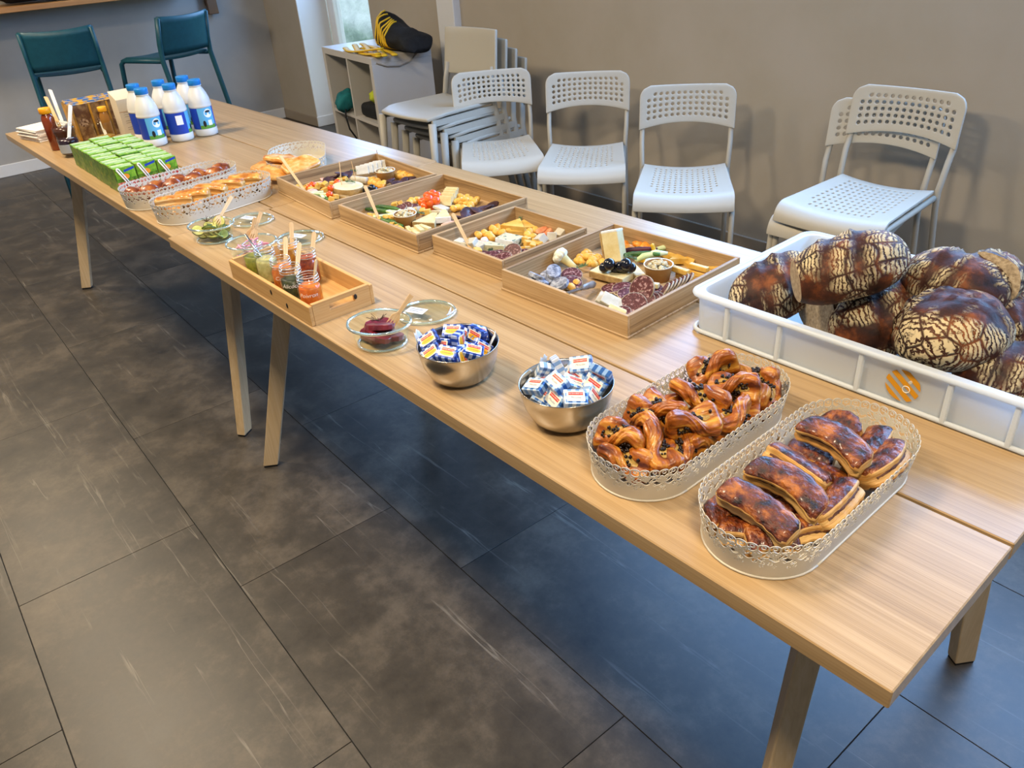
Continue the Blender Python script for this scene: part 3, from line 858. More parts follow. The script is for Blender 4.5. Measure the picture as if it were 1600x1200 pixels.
def lace_tray(label, loc, yaw, L=0.355, Wd=0.148, H=0.058, res=0.85, flare=0.008, cat='tray', round_=False):
    t = thing('lace_tray', label, cat, loc, yaw, 'cream lace-edged trays')
    r = Wd / 2
    straight = L - Wd
    per_len = 2 * PI * r + 2 * straight
    n = max(1, round(per_len * 1000 / 60.0))
    def stad(q, off=0.0):           # q in metres along the outline, returns point and normal
        q = q % per_len
        segs = [straight, PI * r, straight, PI * r]
        if q < segs[0]: p, nn = (r, -straight / 2 + q), (1, 0)
        elif q < segs[0] + segs[1]:
            a = (q - segs[0]) / r; p, nn = (r * math.cos(a), straight / 2 + r * math.sin(a)), (math.cos(a), math.sin(a))
        elif q < 2 * segs[0] + segs[1]: p, nn = (-r, straight / 2 - (q - segs[0] - segs[1])), (-1, 0)
        else:
            a = PI + (q - 2 * segs[0] - segs[1]) / r; p, nn = (r * math.cos(a), -straight / 2 + r * math.sin(a)), (math.cos(a), math.sin(a))
        return (p[0] + nn[0] * off, p[1] + nn[1] * off)
    if res not in _lp:
        s, tt, Fd = lace_period(res=res)
        _lp[res] = marching(s, tt, Fd)
    pts, polys = _lp[res]
    mb = MB(); ks = per_len / (n * 0.060)
    def wall(sq, tq):                 # sq mm, tq mm
        z = tq / 58.0 * (H + 0.003)
        x, y = stad(sq * 0.001 * ks, flare * (z / H))
        return (x, y, z + 0.001)
    vid = {}
    for k in range(n):
        loc_id = []
        for (ps, pt) in pts:
            kk = (round((ps + 60.0 * k) % (60.0 * n), 3), round(pt, 3))
            if kk not in vid:
                vid[kk] = len(mb.v); mb.v.append(wall(ps + 60.0 * k, pt))
            loc_id.append(vid[kk])
        for pl in polys:
            mb.f.append(tuple(loc_id[q] for q in pl)); mb.m.append(0)
    # plain lower band
    N = n * 20
    mb.add([wall(60.0 * n * i / N, 0.0) for i in range(N)] + [wall(60.0 * n * i / N, 14.0) for i in range(N)],
           [(i, (i + 1) % N, N + (i + 1) % N, N + i) for i in range(N)])
    w = mb.build('lace_wall', m_lace, t)
    smod(w, 'SOLIDIFY', 0.0009, 0)
    N = 72
    out = [stad(per_len * i / N, 0.0) for i in range(N)]
    MB().prism(out, 0.0005, 0.0025).build('base', m_lace, t)
    rim = [Vector((*stad(per_len * i / N, 0.001), 0.002)) for i in range(N)]
    MB().tube(rim + [rim[0]], 0.0018, 6).build('base_rim', m_lace, t, smooth=True)
    return t
lace_tray('cream lace-edged oval tray heaped with chocolate chip twists', (-0.418, 0.213, TZ), 0.0)
lace_tray('cream lace-edged oval tray with dark glazed rolls, nearest the table corner', (-0.220, 0.208, TZ), 0.0)
lace_tray('cream lace-edged oval tray of round brown buns by the juice boxes', (-2.375, 0.19, TZ), 0.10, res=1.7)
lace_tray('cream lace-edged oval tray of golden rolls beside the pickle bowl', (-2.155, 0.205, TZ), 0.14, res=1.7)
lace_tray('cream lace-edged tray of flat puff pastries behind the far wooden tray', (-2.335, 0.575, TZ), 1.05, L=0.30, Wd=0.175, H=0.05, res=1.7)

# ------------------------------------------------------------------ pastry materials
def pastry_mat(name, dark, mid, light, scale=38, rough=0.32, coat=0.35, stretch=(1, 1, 1), lo=0.3, hi=0.7, bump=0.5, bscale=120, bdist=0.0012):
    return mat(name, dark, rough, c2=light, c3=mid, scale=scale, stretch=stretch, detail=6, lo=lo, hi=hi, bump=bump, bscale=bscale, bdist=bdist, coat=coat, rand=True)
m_twist = pastry_mat('golden_twist_dough', '#4a1a06', '#9c5210', '#d69c3c', scale=24, stretch=(0.55, 3.0, 3.0), rough=0.38, coat=0.15, lo=0.32, hi=0.68, bump=0.7, bscale=55, bdist=0.002)
m_custard = mat('yellow_custard', '#8f6a2a', 0.4, c2='#bd9a50', scale=90, bump=0.4, bscale=200)
m_choc = mat('dark_chocolate', '#1a0c07', 0.35)
m_roll = pastry_mat('dark_glazed_roll', '#1c0a06', '#64290d', '#ad6526', scale=42, stretch=(1, 1.3, 1.3), rough=0.34, coat=0.25, lo=0.36, hi=0.66, bump=1.0, bscale=130, bdist=0.004)
m_roll_side = mat('pale_layered_dough', '#b47a34', 0.5, c2='#e0b874', scale=22, stretch=(0.4, 1, 9), detail=5, bump=0.6, bscale=60, rand=True)
m_rollfill = mat('brown_nut_filling', '#3e1d12', 0.5, c2='#74503a', scale=60, bump=0.5, bscale=120)
m_bun = pastry_mat('brown_bun', '#4a1a08', '#8a431a', '#b9752f', scale=30, coat=0.2)
m_far_roll = pastry_mat('golden_roll', '#8a3c0c', '#c07a26', '#e0ae5a', scale=34, coat=0.25)
m_flat = pastry_mat('flat_puff_pastry', '#b5651c', '#d69a48', '#ecca8c', scale=26, coat=0.1)

def align(p0, p1, roll=0.0):
    """matrix whose x axis runs from p0 to p1 with z as upright as possible, then rolled about x"""
    p0, p1 = Vector(p0), Vector(p1)
    x = (p1 - p0).normalized()
    y = Vector((0, 0, 1)).cross(x).normalized(); z = x.cross(y)
    Mx = Matrix(((x.x, y.x, z.x, 0), (x.y, y.y, z.y, 0), (x.z, y.z, z.z, 0), (0, 0, 0, 1)))
    return Matrix.Translation((p0 + p1) / 2) @ Mx @ Matrix.Rotation(roll, 4, 'X')

# ------------------------------------------------------------------ chocolate chip twists
def twist_parts(seed, L=0.092):
    rnd = random.Random(seed)
    tw_ = rnd.uniform(0.45, 0.75) * PI * (1 if seed % 2 else -1)
    bend = rnd.uniform(-0.012, 0.012)
    def cen(v): return Vector(((v - 0.5) * L, bend * math.sin(v * PI), 0))
    def phi(v):
        q = min(max((v - 0.28) / 0.44, 0), 1); q = q * q * (3 - 2 * q)
        return tw_ * q
    def surf(u, v, lift=0.0):
        a = 2 * PI * u
        endf = min(1.0, (min(v, 1 - v) / 0.10) ** 0.5 if min(v, 1 - v) < 0.10 else 1.0)
        pinch = 1 - 0.20 * math.exp(-((v - 0.5) / 0.17) ** 2)
        A = 0.0250 * (0.55 + 0.45 * endf) * pinch
        B = 0.0128 * (0.35 + 0.65 * endf) * (1 + 0.25 * math.exp(-((v - 0.5) / 0.2) ** 2))
        sg = lambda q, e: math.copysign(abs(q) ** e, q)
        y, z = A * sg(math.cos(a), 0.8), B * sg(math.sin(a), 0.75)
        z *= 1 - 0.38 * math.exp(-(y / (0.36 * 0.0235)) ** 2)          # the crease that holds the filling
        rr = 1 + 0.035 * math.sin(a * 13 + v * 4) + 0.025 * math.sin(a * 7 - v * 9) + 0.10 * noise.noise(Vector((v * 7 + seed, math.cos(a) * 1.5, math.sin(a) * 1.5)))
        y *= rr; z = z * rr + math.copysign(lift, z)
        p = phi(v)
        return cen(v) + Vector((0, y * math.cos(p) - z * math.sin(p), y * math.sin(p) + z * math.cos(p)))
    body = MB().grid(lambda u, v: surf(u, 0.004 + 0.992 * v), 52, 30, wrapu=True)
    body.f.append(tuple(range(51, -1, -1))); body.m.append(0); body.f.append(tuple(30 * 52 + i for i in range(52))); body.m.append(0)
    fill = MB()
    for c in (0.25, 0.75):
        fill.grid(lambda u, v: surf(c + (u - 0.5) * 0.062 * (1 - abs(2 * v - 1) ** 2 * 0.8), 0.20 + 0.60 * v, 0.0010), 4, 20)
    chips = MB()
    for c in (0.25, 0.75):
        for k in range(26):
            v = min(max(rnd.gauss(0.5, 0.16), 0.18), 0.82); u = c + rnd.uniform(-0.036, 0.036)
            p = surf(u, v, 0.0022)
            s = rnd.uniform(0.0016, 0.0032)
            chips.blob(s * 1.3, s, s * 0.8, 6, 4, M=Matrix.Translation(p) @ Matrix.Rotation(rnd.random() * 3, 4, 'Z') @ Matrix.Rotation(phi(v), 4, 'X'))
    return body.mesh('dough', m_twist, smooth=True), fill.mesh('custard_filling', m_custard, smooth=True), chips.mesh('chocolate_chips', m_choc, smooth=True), tw_
TW = [twist_parts(s) for s in range(6)]
# pixel ends in the photograph and height of the axis above the table
tw_list = [((1076, 588, .050), (1149, 566, .075)), ((1150, 578, .050), (1212, 602, .060)), ((1108, 606, .060), (1207, 624, .064)),
           ((1055, 598, .066), (1136, 642, .062)), ((1008, 622, .060), (1066, 646, .060)), ((1046, 665, .072), (1128, 654, .074)),
           ((982, 640, .048), (1020, 668, .046)), ((1018, 676, .062), (1056, 730, .050)), ((934, 676, .050), (1002, 706, .046)),
           ((936, 706, .040), (1016, 736, .040)), ((1128, 656, .052), (1180, 654, .050)), ((1084, 690, .044), (1143, 682, .044)),
           ((1058, 722, .036), (1106, 700, .038)), ((1120, 634, .044), (1170, 636, .046)), ((1196, 606, .040), (1214, 640, .036)),
           ((960, 700, .022), (1010, 690, .020)), ((1020, 720, .018), (1070, 690, .018)), ((1060, 660, .024), (1120, 640, .024)),
           ((1000, 655, .024), (1060, 640, .026)), ((1120, 620, .022), (1180, 605, .024)), ((1090, 600, .026), (1150, 590, .028)), ((1140, 665, .018), (1195, 640, .018)),
           ((950, 690, .030), (980, 672, .030))]
tws = []
for i, (a, b) in enumerate(tw_list):
    p0 = at(a[0], a[1], TZ + a[2]); p1 = at(b[0], b[1], TZ + b[2])
    for q in (p0, p1):
        q.x = min(max(q.x, -0.418 - 0.056), -0.418 + 0.054); q.y = min(max(q.y, 0.213 - 0.152), 0.213 + 0.152)
    L = (p1 - p0).length
    t = thing('chocolate_twist', '', 'pastry', group='chocolate chip twists')
    Mx = align(p0, p1, -TW[i % 6][3] * 0.45 + 0.55 * math.sin(i * 2.4) - 0.25)
    sc_ = min(1.12, max(0.86, L / 0.092))
    # seat inside the tray
    Mx.translation.x = min(max(Mx.translation.x, -0.418 - 0.046), -0.418 + 0.046)
    t.matrix_world = Mx @ Matrix.Diagonal((sc_, 1, 1, 1)) if abs(sc_ - 1) > 0.02 else Mx
    for nm, me in zip(('dough', 'custard_filling', 'chocolate_chips'), TW[i % 6]):
        inst(nm, me, t)
    tws.append(t)
order_labels(tws, 'chocolate chip twist', 'in lace tray beside the steel bowl')

# ------------------------------------------------------------------ dark rolls
def roll_parts(seed, L=0.105):
    rnd = random.Random(seed)
    bend = rnd.uniform(0.004, 0.016)
    W_, Hh = 0.021, 0.0165
    def sec(a):
        sg = lambda q, e: math.copysign(abs(q) ** e, q)
        return W_ * sg(math.cos(a), 0.72), Hh * sg(math.sin(a), 0.66)
    def surf(u, v):
        a = 2 * PI * u
        e = min(v, 1 - v)
        ef = 1.0 if e > 0.07 else (0.62 + 0.38 * (e / 0.07) ** 0.5)
        y, z = sec(a)
        k = 1 + 0.07 * noise.noise(Vector((v * 9 + seed * 5, math.cos(a) * 2, math.sin(a) * 2))) + 0.02 * math.sin(v * 40 + a)
        # a slit along both sides
        slit = math.exp(-(z / 0.0045) ** 2) * 0.34
        y *= (1 - slit)
        return Vector(((v - 0.5) * L, y * ef * k + bend * math.sin(PI * v), z * ef * k))
    top = MB(); N, Mn = 36, 28
    top.grid(lambda u, v: surf(u, 0.002 + 0.996 * v), N, Mn, wrapu=True)
    # faces on the flanks show the pale layers
    for fi, f in enumerate(top.f):
        z = sum(top.v[q][2] for q in f) / 4
        if abs(z) < 0.0098: top.m[fi] = 1
    top.f.append(tuple(range(N - 1, -1, -1))); top.m.append(1); top.f.append(tuple(Mn * N + i for i in range(N))); top.m.append(1)
    fill = MB()
    for sgn in (-1, 1):
        def fl(u, v):
            zz = (u - 0.5) * 0.0085
            return Vector(((v * 0.8 + 0.1 - 0.5) * L, bend * math.sin(PI * (v * 0.8 + 0.1)) + sgn * (W_ * 0.70 + 0.0012 * math.cos((u - 0.5) * PI) + 0.0016 * noise.noise(Vector((v * 14, u * 4, seed)))), zz + 0.001 * math.sin(v * 17)))
        fill.grid(fl, 4, 20)
    return top.mesh('dough', [m_roll, m_roll_side], smooth=True), fill.mesh('nut_filling', m_rollfill, smooth=True)
RL = [roll_parts(s) for s in range(5)]
rl_list = [((1257, 670, .066), (1345, 728, .060), 0.25), ((1200, 704, .056), (1286, 760, .044), -0.5), ((1177, 735, .062), (1282, 806, .048), 0.3), ((1135, 768, .056), (1232, 838, .044), 0.35),
           ((1376, 680, .040), (1330, 728, .034), 0.4), ((1402, 704, .046), (1352, 752, .038), 0.55), ((1346, 772, .046), (1290, 822, .036), 0.6),
           ((1108, 818, .024), (1172, 806, .022), 0.1), ((1127, 838, .022), (1190, 842, .020), -0.2), ((1176, 852, .022), (1234, 848, .022), 0.3), ((1226, 848, .026), (1282, 832, .026), -0.3),
           ((1236, 706, .026), (1292, 722, .026), 0.2), ((1290, 664, .030), (1326, 690, .028), 0.5), ((1280, 740, .022), (1318, 766, .022), -0.4), ((1164, 760, .020), (1240, 806, .020), 0.1)]
rls = []
for i, (a, b, rl) in enumerate(rl_list):
    p0 = at(a[0], a[1], TZ + a[2]); p1 = at(b[0], b[1], TZ + b[2])
    for q in (p0, p1):
        q.x = min(max(q.x, -0.220 - 0.052), -0.220 + 0.050); q.y = min(max(q.y, 0.208 - 0.150), 0.208 + 0.150)
    L = (p1 - p0).length
    t = thing('glazed_roll', '', 'pastry', group='dark glazed rolls')
    Mx = align(p0, p1, rl)
    sc_ = min(1.1, max(0.6, (L + 0.012) / 0.105))
    t.matrix_world = Mx @ Matrix.Diagonal((sc_, 1, 1, 1))
    for nm, me in zip(('dough', 'nut_filling'), RL[i % 5]): inst(nm, me, t)
    rls.append(t)
order_labels(rls, 'dark glazed roll', 'in lace tray nearest the table corner')

# ------------------------------------------------------------------ far trays of pastry
bun_me = [MB().blob(0.033, 0.030, 0.024, 16, 10, 0.18, 1.8, s).mesh('bun', m_bun, smooth=True) for s in range(3)]
buns = []
for i in range(9):
    f = i / 8
    p = Vector((-2.375 + 0.10 * -(f - 0.5) * 0.30, 0.045 + 0.29 * f, TZ + 0.034 + 0.004 * (i % 2)))
    o = inst('round_bun', bun_me[i % 3], loc=(p.x + (0.024 if i % 2 else -0.02), p.y, p.z), rot=(0, 0, i))
    tag(o, '', 'bun', 'round buns'); buns.append(o)
order_labels(buns, 'round brown bun', 'in lace tray by the juice boxes')
fr = [roll_parts(s + 20, 0.10)[0] for s in range(3)]
for me in fr:
    me.materials[0] = m_far_roll
frs = []
for i in range(11):
    f = (i % 6) / 5.0 if i < 6 else (i - 6 + 0.4) / 5.0
    zz = 0.026 if i < 6 else 0.050
    y = 0.06 + 0.29 * f
    p = Vector((-2.155 - 0.14 * (y - 0.205), y, TZ + zz))
    t = thing('golden_roll', '', 'pastry', group='golden rolls'); inst('dough', fr[i % 3], t)
    t.location = p; t.rotation_euler = (0.15 * math.sin(i * 2.0), 0.06 * math.cos(i * 3.0), (0.25 if i < 6 else 0.9) + 0.25 * math.sin(i * 1.3))
    frs.append(t)
order_labels(frs, 'golden brown roll', 'in lace tray beside the pickle bowl')
def flat_fn(seed):
    def fn(u, v):
        a = 2 * PI * u
        sg = lambda q, e: math.copysign(abs(q) ** e, q)
        R_ = (1 - abs(2 * v - 1) ** 4) ** 0.5 if 0 < v < 1 else 0.02
        x, y = 0.062 * R_ * sg(math.cos(a), 0.6), 0.042 * R_ * sg(math.sin(a), 0.6)
        z = 0.011 * (2 * v - 1) * (1 + 0.3 * math.sin(v * 25)) + 0.005 * noise.noise(Vector((x * 40, y * 40, seed)))
        return (x, y, z)
    return fn
fl_me = [MB().grid(flat_fn(s), 28, 14, wrapu=True).mesh('flat_pastry', m_flat, smooth=True) for s in range(3)]
fls = []
for i, (u, v, z, rx_, rz_) in enumerate([(418, 262, .022, .12, .2), (455, 262, .024, -.1, 1.2), (432, 270, .030, .16, .7), (440, 248, .052, -.16, .3), (470, 258, .046, .2, 1.6)]):
    o = inst('flat_pastry', fl_me[i % 3], loc=at(u, v, TZ + z), rot=(rx_, 0.1 * math.sin(i), rz_))
    tag(o, '', 'pastry', 'flat puff pastries'); fls.append(o)
order_labels(fls, 'flat golden puff pastry', 'in the rounder far lace tray')

# ------------------------------------------------------------------ bread crate
m_crate = mat('white_translucent_plastic', '#e4e9ec', 0.34)
_nt = m_crate.node_tree; _tl = _nt.nodes.new('ShaderNodeBsdfTranslucent'); _tl.inputs['Color'].default_value = C('#eef4f8')
_mx = _nt.nodes.new('ShaderNodeMixShader'); _mx.inputs['Fac'].default_value = 0.45
_nt.links.new(_nt.nodes['Principled BSDF'].outputs[0], _mx.inputs[1]); _nt.links.new(_tl.outputs[0], _mx.inputs[2])
_nt.links.new(_mx.outputs[0], _nt.nodes['Material Output'].inputs['Surface'])
m_logo = mat('orange_print', '#c98a12', 0.5)
m_logo_w = mat('white_print', '#eee7d6', 0.5)
bc = thing('bread_crate', 'large white plastic crate full of dark bread loaves', 'crate', (-0.337, 0.690, TZ))
cx, cy, ch = 0.300, 0.198, 0.080
def rrect(hx, hy, r, n=6):
    out = []
    for (sx, sy, a0) in ((1, 1, 0), (-1, 1, PI / 2), (-1, -1, PI), (1, -1, 1.5 * PI)):
        for k in range(n + 1):
            a = a0 + PI / 2 * k / n
            out.append((sx * (hx - r) + r * math.cos(a), sy * (hy - r) + r * math.sin(a)))
    return out
mb = MB()
rings = [(0.012, 0.0), (0.006, 0.006), (0.004, ch - 0.006), (0.0, ch), (0.012, ch + 0.001), (0.014, ch - 0.004), (0.016, 0.010), (0.020, 0.006)]
vs = []
for (ins, z) in rings: vs += [(x, y, z) for x, y in rrect(cx - ins, cy - ins, 0.024)]
n = 28
fs = [(k * n + i, k * n + (i + 1) % n, (k + 1) * n + (i + 1) % n, (k + 1) * n + i) for k in range(len(rings) - 1) for i in range(n)]
fs += [tuple(range(n - 1, -1, -1)), tuple((len(rings) - 1) * n + i for i in range(n))]
body = mb.add(vs, fs).build('body', m_crate, bc, angle=40)
rim = [Vector((x, y, ch - 0.002)) for x, y in rrect(cx + 0.002, cy + 0.002, 0.026)]
MB().tube(rim + [rim[0]], 0.005, 8).build('rim', m_crate, bc, smooth=True)
rim = [Vector((x, y, 0.006)) for x, y in rrect(cx - 0.001, cy - 0.001, 0.024)]
MB().tube(rim + [rim[0]], 0.004, 8).build('bottom_rim', m_crate, bc, smooth=True)
for sx in (-0.22, -0.115, 0.03, 0.165, 0.255):
    MB().rbox(sx - 0.004, sx + 0.004, -cy - 0.003, -cy + 0.006, 0.004, ch - 0.003, 0.0015, 1).build('rib', m_crate, bc)
for sx in (-0.24, -0.1, 0.1, 0.24):
    MB().rbox(sx - 0.004, sx + 0.004, cy - 0.006, cy + 0.003, 0.004, ch - 0.003, 0.0015, 1).build('rib', m_crate, bc)
for sy in (-0.09, 0.09):
    MB().rbox(-cx - 0.003, -cx + 0.006, sy - 0.004, sy + 0.004, 0.004, ch - 0.003, 0.0015, 1).build('rib', m_crate, bc)
    MB().rbox(cx - 0.006, cx + 0.003, sy - 0.004, sy + 0.004, 0.004, ch - 0.003, 0.0015, 1).build('rib', m_crate, bc)
# striped round emblem on the front
def emblem(parent):
    R_ = 0.0265
    mb = MB(); ang = math.radians(-38)
    for (y0, y1) in ((-0.0265, -0.0195), (-0.0130, -0.0045), (0.0015, 0.0100), (0.0160, 0.0245)):
        poly = []
        for k in range(9):
            y = y0 + (y1 - y0) * k / 8; poly.append((math.sqrt(max(0, R_ * R_ - y * y)), y))
        for k in range(9):
            y = y1 + (y0 - y1) * k / 8; poly.append((-math.sqrt(max(0, R_ * R_ - y * y)), y))
        mb.prism([(x * math.cos(ang) - y * math.sin(ang), x * math.sin(ang) + y * math.cos(ang)) for x, y in poly], 0, 0.0004)
    e = mb.build('emblem', m_logo, parent, loc=(0.098, -cy + 0.0035, 0.040), rot=(PI / 2, 0, 0))
    ring = MB()
    for (x, y, r) in ((0.006, -0.004, 0.0055),):
        pts = [Vector((x + r * math.cos(a * 0.3), y + r * math.sin(a * 0.3), 0.0004)) for a in range(22)]
        ring.tube(pts, 0.0006, 5)
    ring.build('emblem_ring', m_logo_w, e)
    inst('lettering', text_mesh('B', 0.009, m_logo_w), e, loc=(0.010, 0.010, 0.0006), rot=(0, 0, ang))
    return e
emblem(bc)

# ------------------------------------------------------------------ bread loaves
def crust_mat():
    m = bpy.data.materials.new('floured_dark_crust'); m.use_nodes = True
    m.node_tree.nodes['Principled BSDF'].inputs['Specular IOR Level'].default_value = 0.3
    nt = m.node_tree; b = nt.nodes['Principled BSDF']; N = nt.nodes.new; L = nt.links.new
    tc = N('ShaderNodeTexCoord'); oi = N('ShaderNodeObjectInfo')
    ml = N('ShaderNodeMath'); ml.operation = 'MULTIPLY'; ml.inputs[1].default_value = 19.0; L(oi.outputs['Random'], ml.inputs[0])
    ad = N('ShaderNodeVectorMath'); ad.operation = 'ADD'; L(tc.outputs['Object'], ad.inputs[0]); L(ml.outputs[0], ad.inputs[1])
    n1 = N('ShaderNodeTexNoise'); n1.inputs['Scale'].default_value = 22; n1.inputs['Detail'].default_value = 7; n1.inputs['Roughness'].default_value = 0.65
    L(ad.outputs[0], n1.inputs['Vector'])
    r1 = N('ShaderNodeValToRGB'); e = r1.color_ramp.elements
    e[0].position = 0.34; e[0].color = C('#170a06'); e[1].position = 0.70; e[1].color = C('#8a4a1c'); k = e.new(0.52); k.color = C('#42200f')
    L(n1.outputs['Fac'], r1.inputs['Fac'])
    # flour broken by mostly parallel cracks
    mp = N('ShaderNodeMapping'); mp.inputs['Rotation'].default_value = (0.0, 0.0, 0.45); L(ad.outputs[0], mp.inputs['Vector'])
    wv = N('ShaderNodeTexWave'); wv.wave_type = 'BANDS'; wv.bands_direction = 'X'
    wv.inputs['Scale'].default_value = 52.0; wv.inputs['Distortion'].default_value = 11.0; wv.inputs['Detail'].default_value = 4.0; wv.inputs['Detail Scale'].default_value = 0.8; wv.inputs['Detail Roughness'].default_value = 0.65
    L(mp.outputs['Vector'], wv.inputs['Vector'])
    rw = N('ShaderNodeValToRGB'); rw.color_ramp.elements[0].position = 0.12; rw.color_ramp.elements[1].position = 0.34; L(wv.outputs['Fac'], rw.inputs['Fac'])
    mp2 = N('ShaderNodeMapping'); mp2.inputs['Scale'].default_value = (15, 26, 26); L(ad.outputs[0], mp2.inputs['Vector'])
    vo = N('ShaderNodeTexVoronoi'); vo.feature = 'DISTANCE_TO_EDGE'; vo.inputs['Scale'].default_value = 1.0; L(mp2.outputs['Vector'], vo.inputs['Vector'])
    rv = N('ShaderNodeValToRGB'); rv.color_ramp.elements[0].position = 0.015; rv.color_ramp.elements[1].position = 0.07; L(vo.outputs['Distance'], rv.inputs['Fac'])
    rc = N('ShaderNodeMath'); rc.operation = 'MULTIPLY'; L(rw.outputs['Color'], rc.inputs[0]); L(rv.outputs['Color'], rc.inputs[1])
    n3 = N('ShaderNodeTexNoise'); n3.inputs['Scale'].default_value = 13; n3.inputs['Detail'].default_value = 3; L(ad.outputs[0], n3.inputs['Vector'])
    rf = N('ShaderNodeValToRGB'); rf.color_ramp.elements[0].position = 0.43; rf.color_ramp.elements[1].position = 0.50; L(n3.outputs['Fac'], rf.inputs['Fac'])
    mu = N('ShaderNodeMath'); mu.operation = 'MULTIPLY'; L(rc.outputs[0], mu.inputs[0]); L(rf.outputs['Color'], mu.inputs[1])
    n4 = N('ShaderNodeTexNoise'); n4.inputs['Scale'].default_value = 130; n4.inputs['Detail'].default_value = 4; L(ad.outputs[0], n4.inputs['Vector'])
    r4 = N('ShaderNodeValToRGB'); r4.color_ramp.elements[0].position = 0.30; r4.color_ramp.elements[1].position = 0.46; L(n4.outputs['Fac'], r4.inputs['Fac'])
    mu3 = N('ShaderNodeMath'); mu3.operation = 'MULTIPLY'; L(mu.outputs[0], mu3.inputs[0]); L(r4.outputs['Color'], mu3.inputs[1]); mu = mu3
    at_ = N('ShaderNodeAttribute'); at_.attribute_name = 'floured'
    mu2 = N('ShaderNodeMath'); mu2.operation = 'MULTIPLY'; L(mu.outputs[0], mu2.inputs[0]); L(at_.outputs['Fac'], mu2.inputs[1])
    mx = N('ShaderNodeMix'); mx.data_type = 'RGBA'; mx.inputs['B'].default_value = C('#cbb890')
    L(mu2.outputs[0], mx.inputs['Factor']); L(r1.outputs['Color'], mx.inputs['A']); L(mx.outputs['Result'], b.inputs['Base Color'])
    rg = N('ShaderNodeMapRange'); rg.inputs['To Min'].default_value = 0.58; rg.inputs['To Max'].default_value = 0.8
    L(mu2.outputs[0], rg.inputs['Value']); L(rg.outputs['Result'], b.inputs['Roughness'])
    hs = N('ShaderNodeMath'); hs.operation = 'ADD'; L(n1.outputs['Fac'], hs.inputs[0]); L(mu2.outputs[0], hs.inputs[1])
    bp = N('ShaderNodeBump'); bp.inputs['Strength'].default_value = 0.8; bp.inputs['Distance'].default_value = 0.003
    L(hs.outputs[0], bp.inputs['Height']); L(bp.outputs['Normal'], b.inputs['Normal'])
    return m
m_crust = crust_mat()
m_crumb = mat('grey_bread_crumb', '#8b7a62', 0.85, c2='#b5a387', c3='#a39074', scale=160, detail=3, bump=0.8, bscale=170, bdist=0.002)
def loaf(seed, L=0.20, Wd=0.125, Hh=0.105, cut=None, slash=2):
    rnd = random.Random(seed)
    sl = [(rnd.uniform(-0.3, -0.1) + 0.42 * k, rnd.uniform(0.4, 0.8)) for k in range(slash)]
    nu, nv = 56, 44
    verts, flour = [], []
    for j in range(nv + 1):
        v = j / nv
        xx = -math.cos(PI * v)
        prof = max(0.0, 1 - abs(xx) ** 2.4) ** 0.5
        for i in range(nu):
            a = 2 * PI * i / nu
            ca, sa = math.cos(a), math.sin(a)
            y, z = ca * prof, sa * prof
            zz = z if z > 0 else z * 0.72
            d = 1 + 0.07 * noise.noise(Vector((xx * 2 + seed, y * 2, z * 2))) + 0.018 * noise.noise(Vector((xx * 9 + seed, y * 9, z * 9)))
            fl = 1.0
            if sa > -0.15:
                for (c, k) in sl:
                    q = (xx - c) - k * y * 0.55                # oblique slash across the crown
                    open_ = math.exp(-(q / 0.13) ** 2)
                    lip = math.exp(-((q + 0.17) / 0.035) ** 2)
                    fade = min(1.0, max(0.0, (sa + 0.15) * 2.2)) * (0.4 + 0.6 * prof)
                    d += (-0.06 * open_ + 0.075 * lip) * fade
                    fl = min(fl, 1 - min(1.0, 1.3 * open_ * fade))
            verts.append((xx * L / 2 * (0.97 + 0.03 * d), y * Wd / 2 * d, zz * Hh / 2 * d))
            flour.append(fl)
    faces = [(j * nu + i, j * nu + (i + 1) % nu, (j + 1) * nu + (i + 1) % nu, (j + 1) * nu + i) for j in range(nv) for i in range(nu)]
    bm = bmesh.new()
    lay = bm.verts.layers.float.new('floured')
    bv = [bm.verts.new(p) for p in verts]
    for q, f in zip(bv, flour): q[lay] = f
    for f in faces: bm.faces.new([bv[i] for i in f])
    bmesh.ops.remove_doubles(bm, verts=bm.verts[:], dist=0.0004)
    crumb = None
    if cut is not None:
        r = bmesh.ops.bisect_plane(bm, geom=bm.verts[:] + bm.edges[:] + bm.faces[:], plane_co=(cut * L / 2, 0, 0), plane_no=(-1, 0.12, 0.1), clear_outer=True)
        ring = [e for e in r['geom_cut'] if isinstance(e, bmesh.types.BMEdge)]
        vs = []
        if ring:
            q = {v for e in ring for v in e.verts}
            c = sum((v.co for v in q), Vector()) / len(q)
            vs = sorted([v.co.copy() for v in q], key=lambda p: math.atan2(p.z - c.z, p.y - c.y))
        cm = MB(); nn = len(vs)
        cm.add([c] + [c + (p - c) * 0.55 + Vector((-0.002, 0, 0)) for p in vs] + vs,
               [(0, 1 + (i + 1) % nn, 1 + i) for i in range(nn)] + [(1 + i, 1 + (i + 1) % nn, 1 + nn + (i + 1) % nn, 1 + nn + i) for i in range(nn)])
        crumb = cm.mesh('crumb_face', m_crumb, smooth=True)
    bmesh.ops.recalc_face_normals(bm, faces=bm.faces[:])
    me = bpy.data.meshes.new('crust'); bm.to_mesh(me); bm.free()
    me.materials.append(m_crust)
    me.polygons.foreach_set('use_smooth', [True] * len(me.polygons))
    return me, crumb
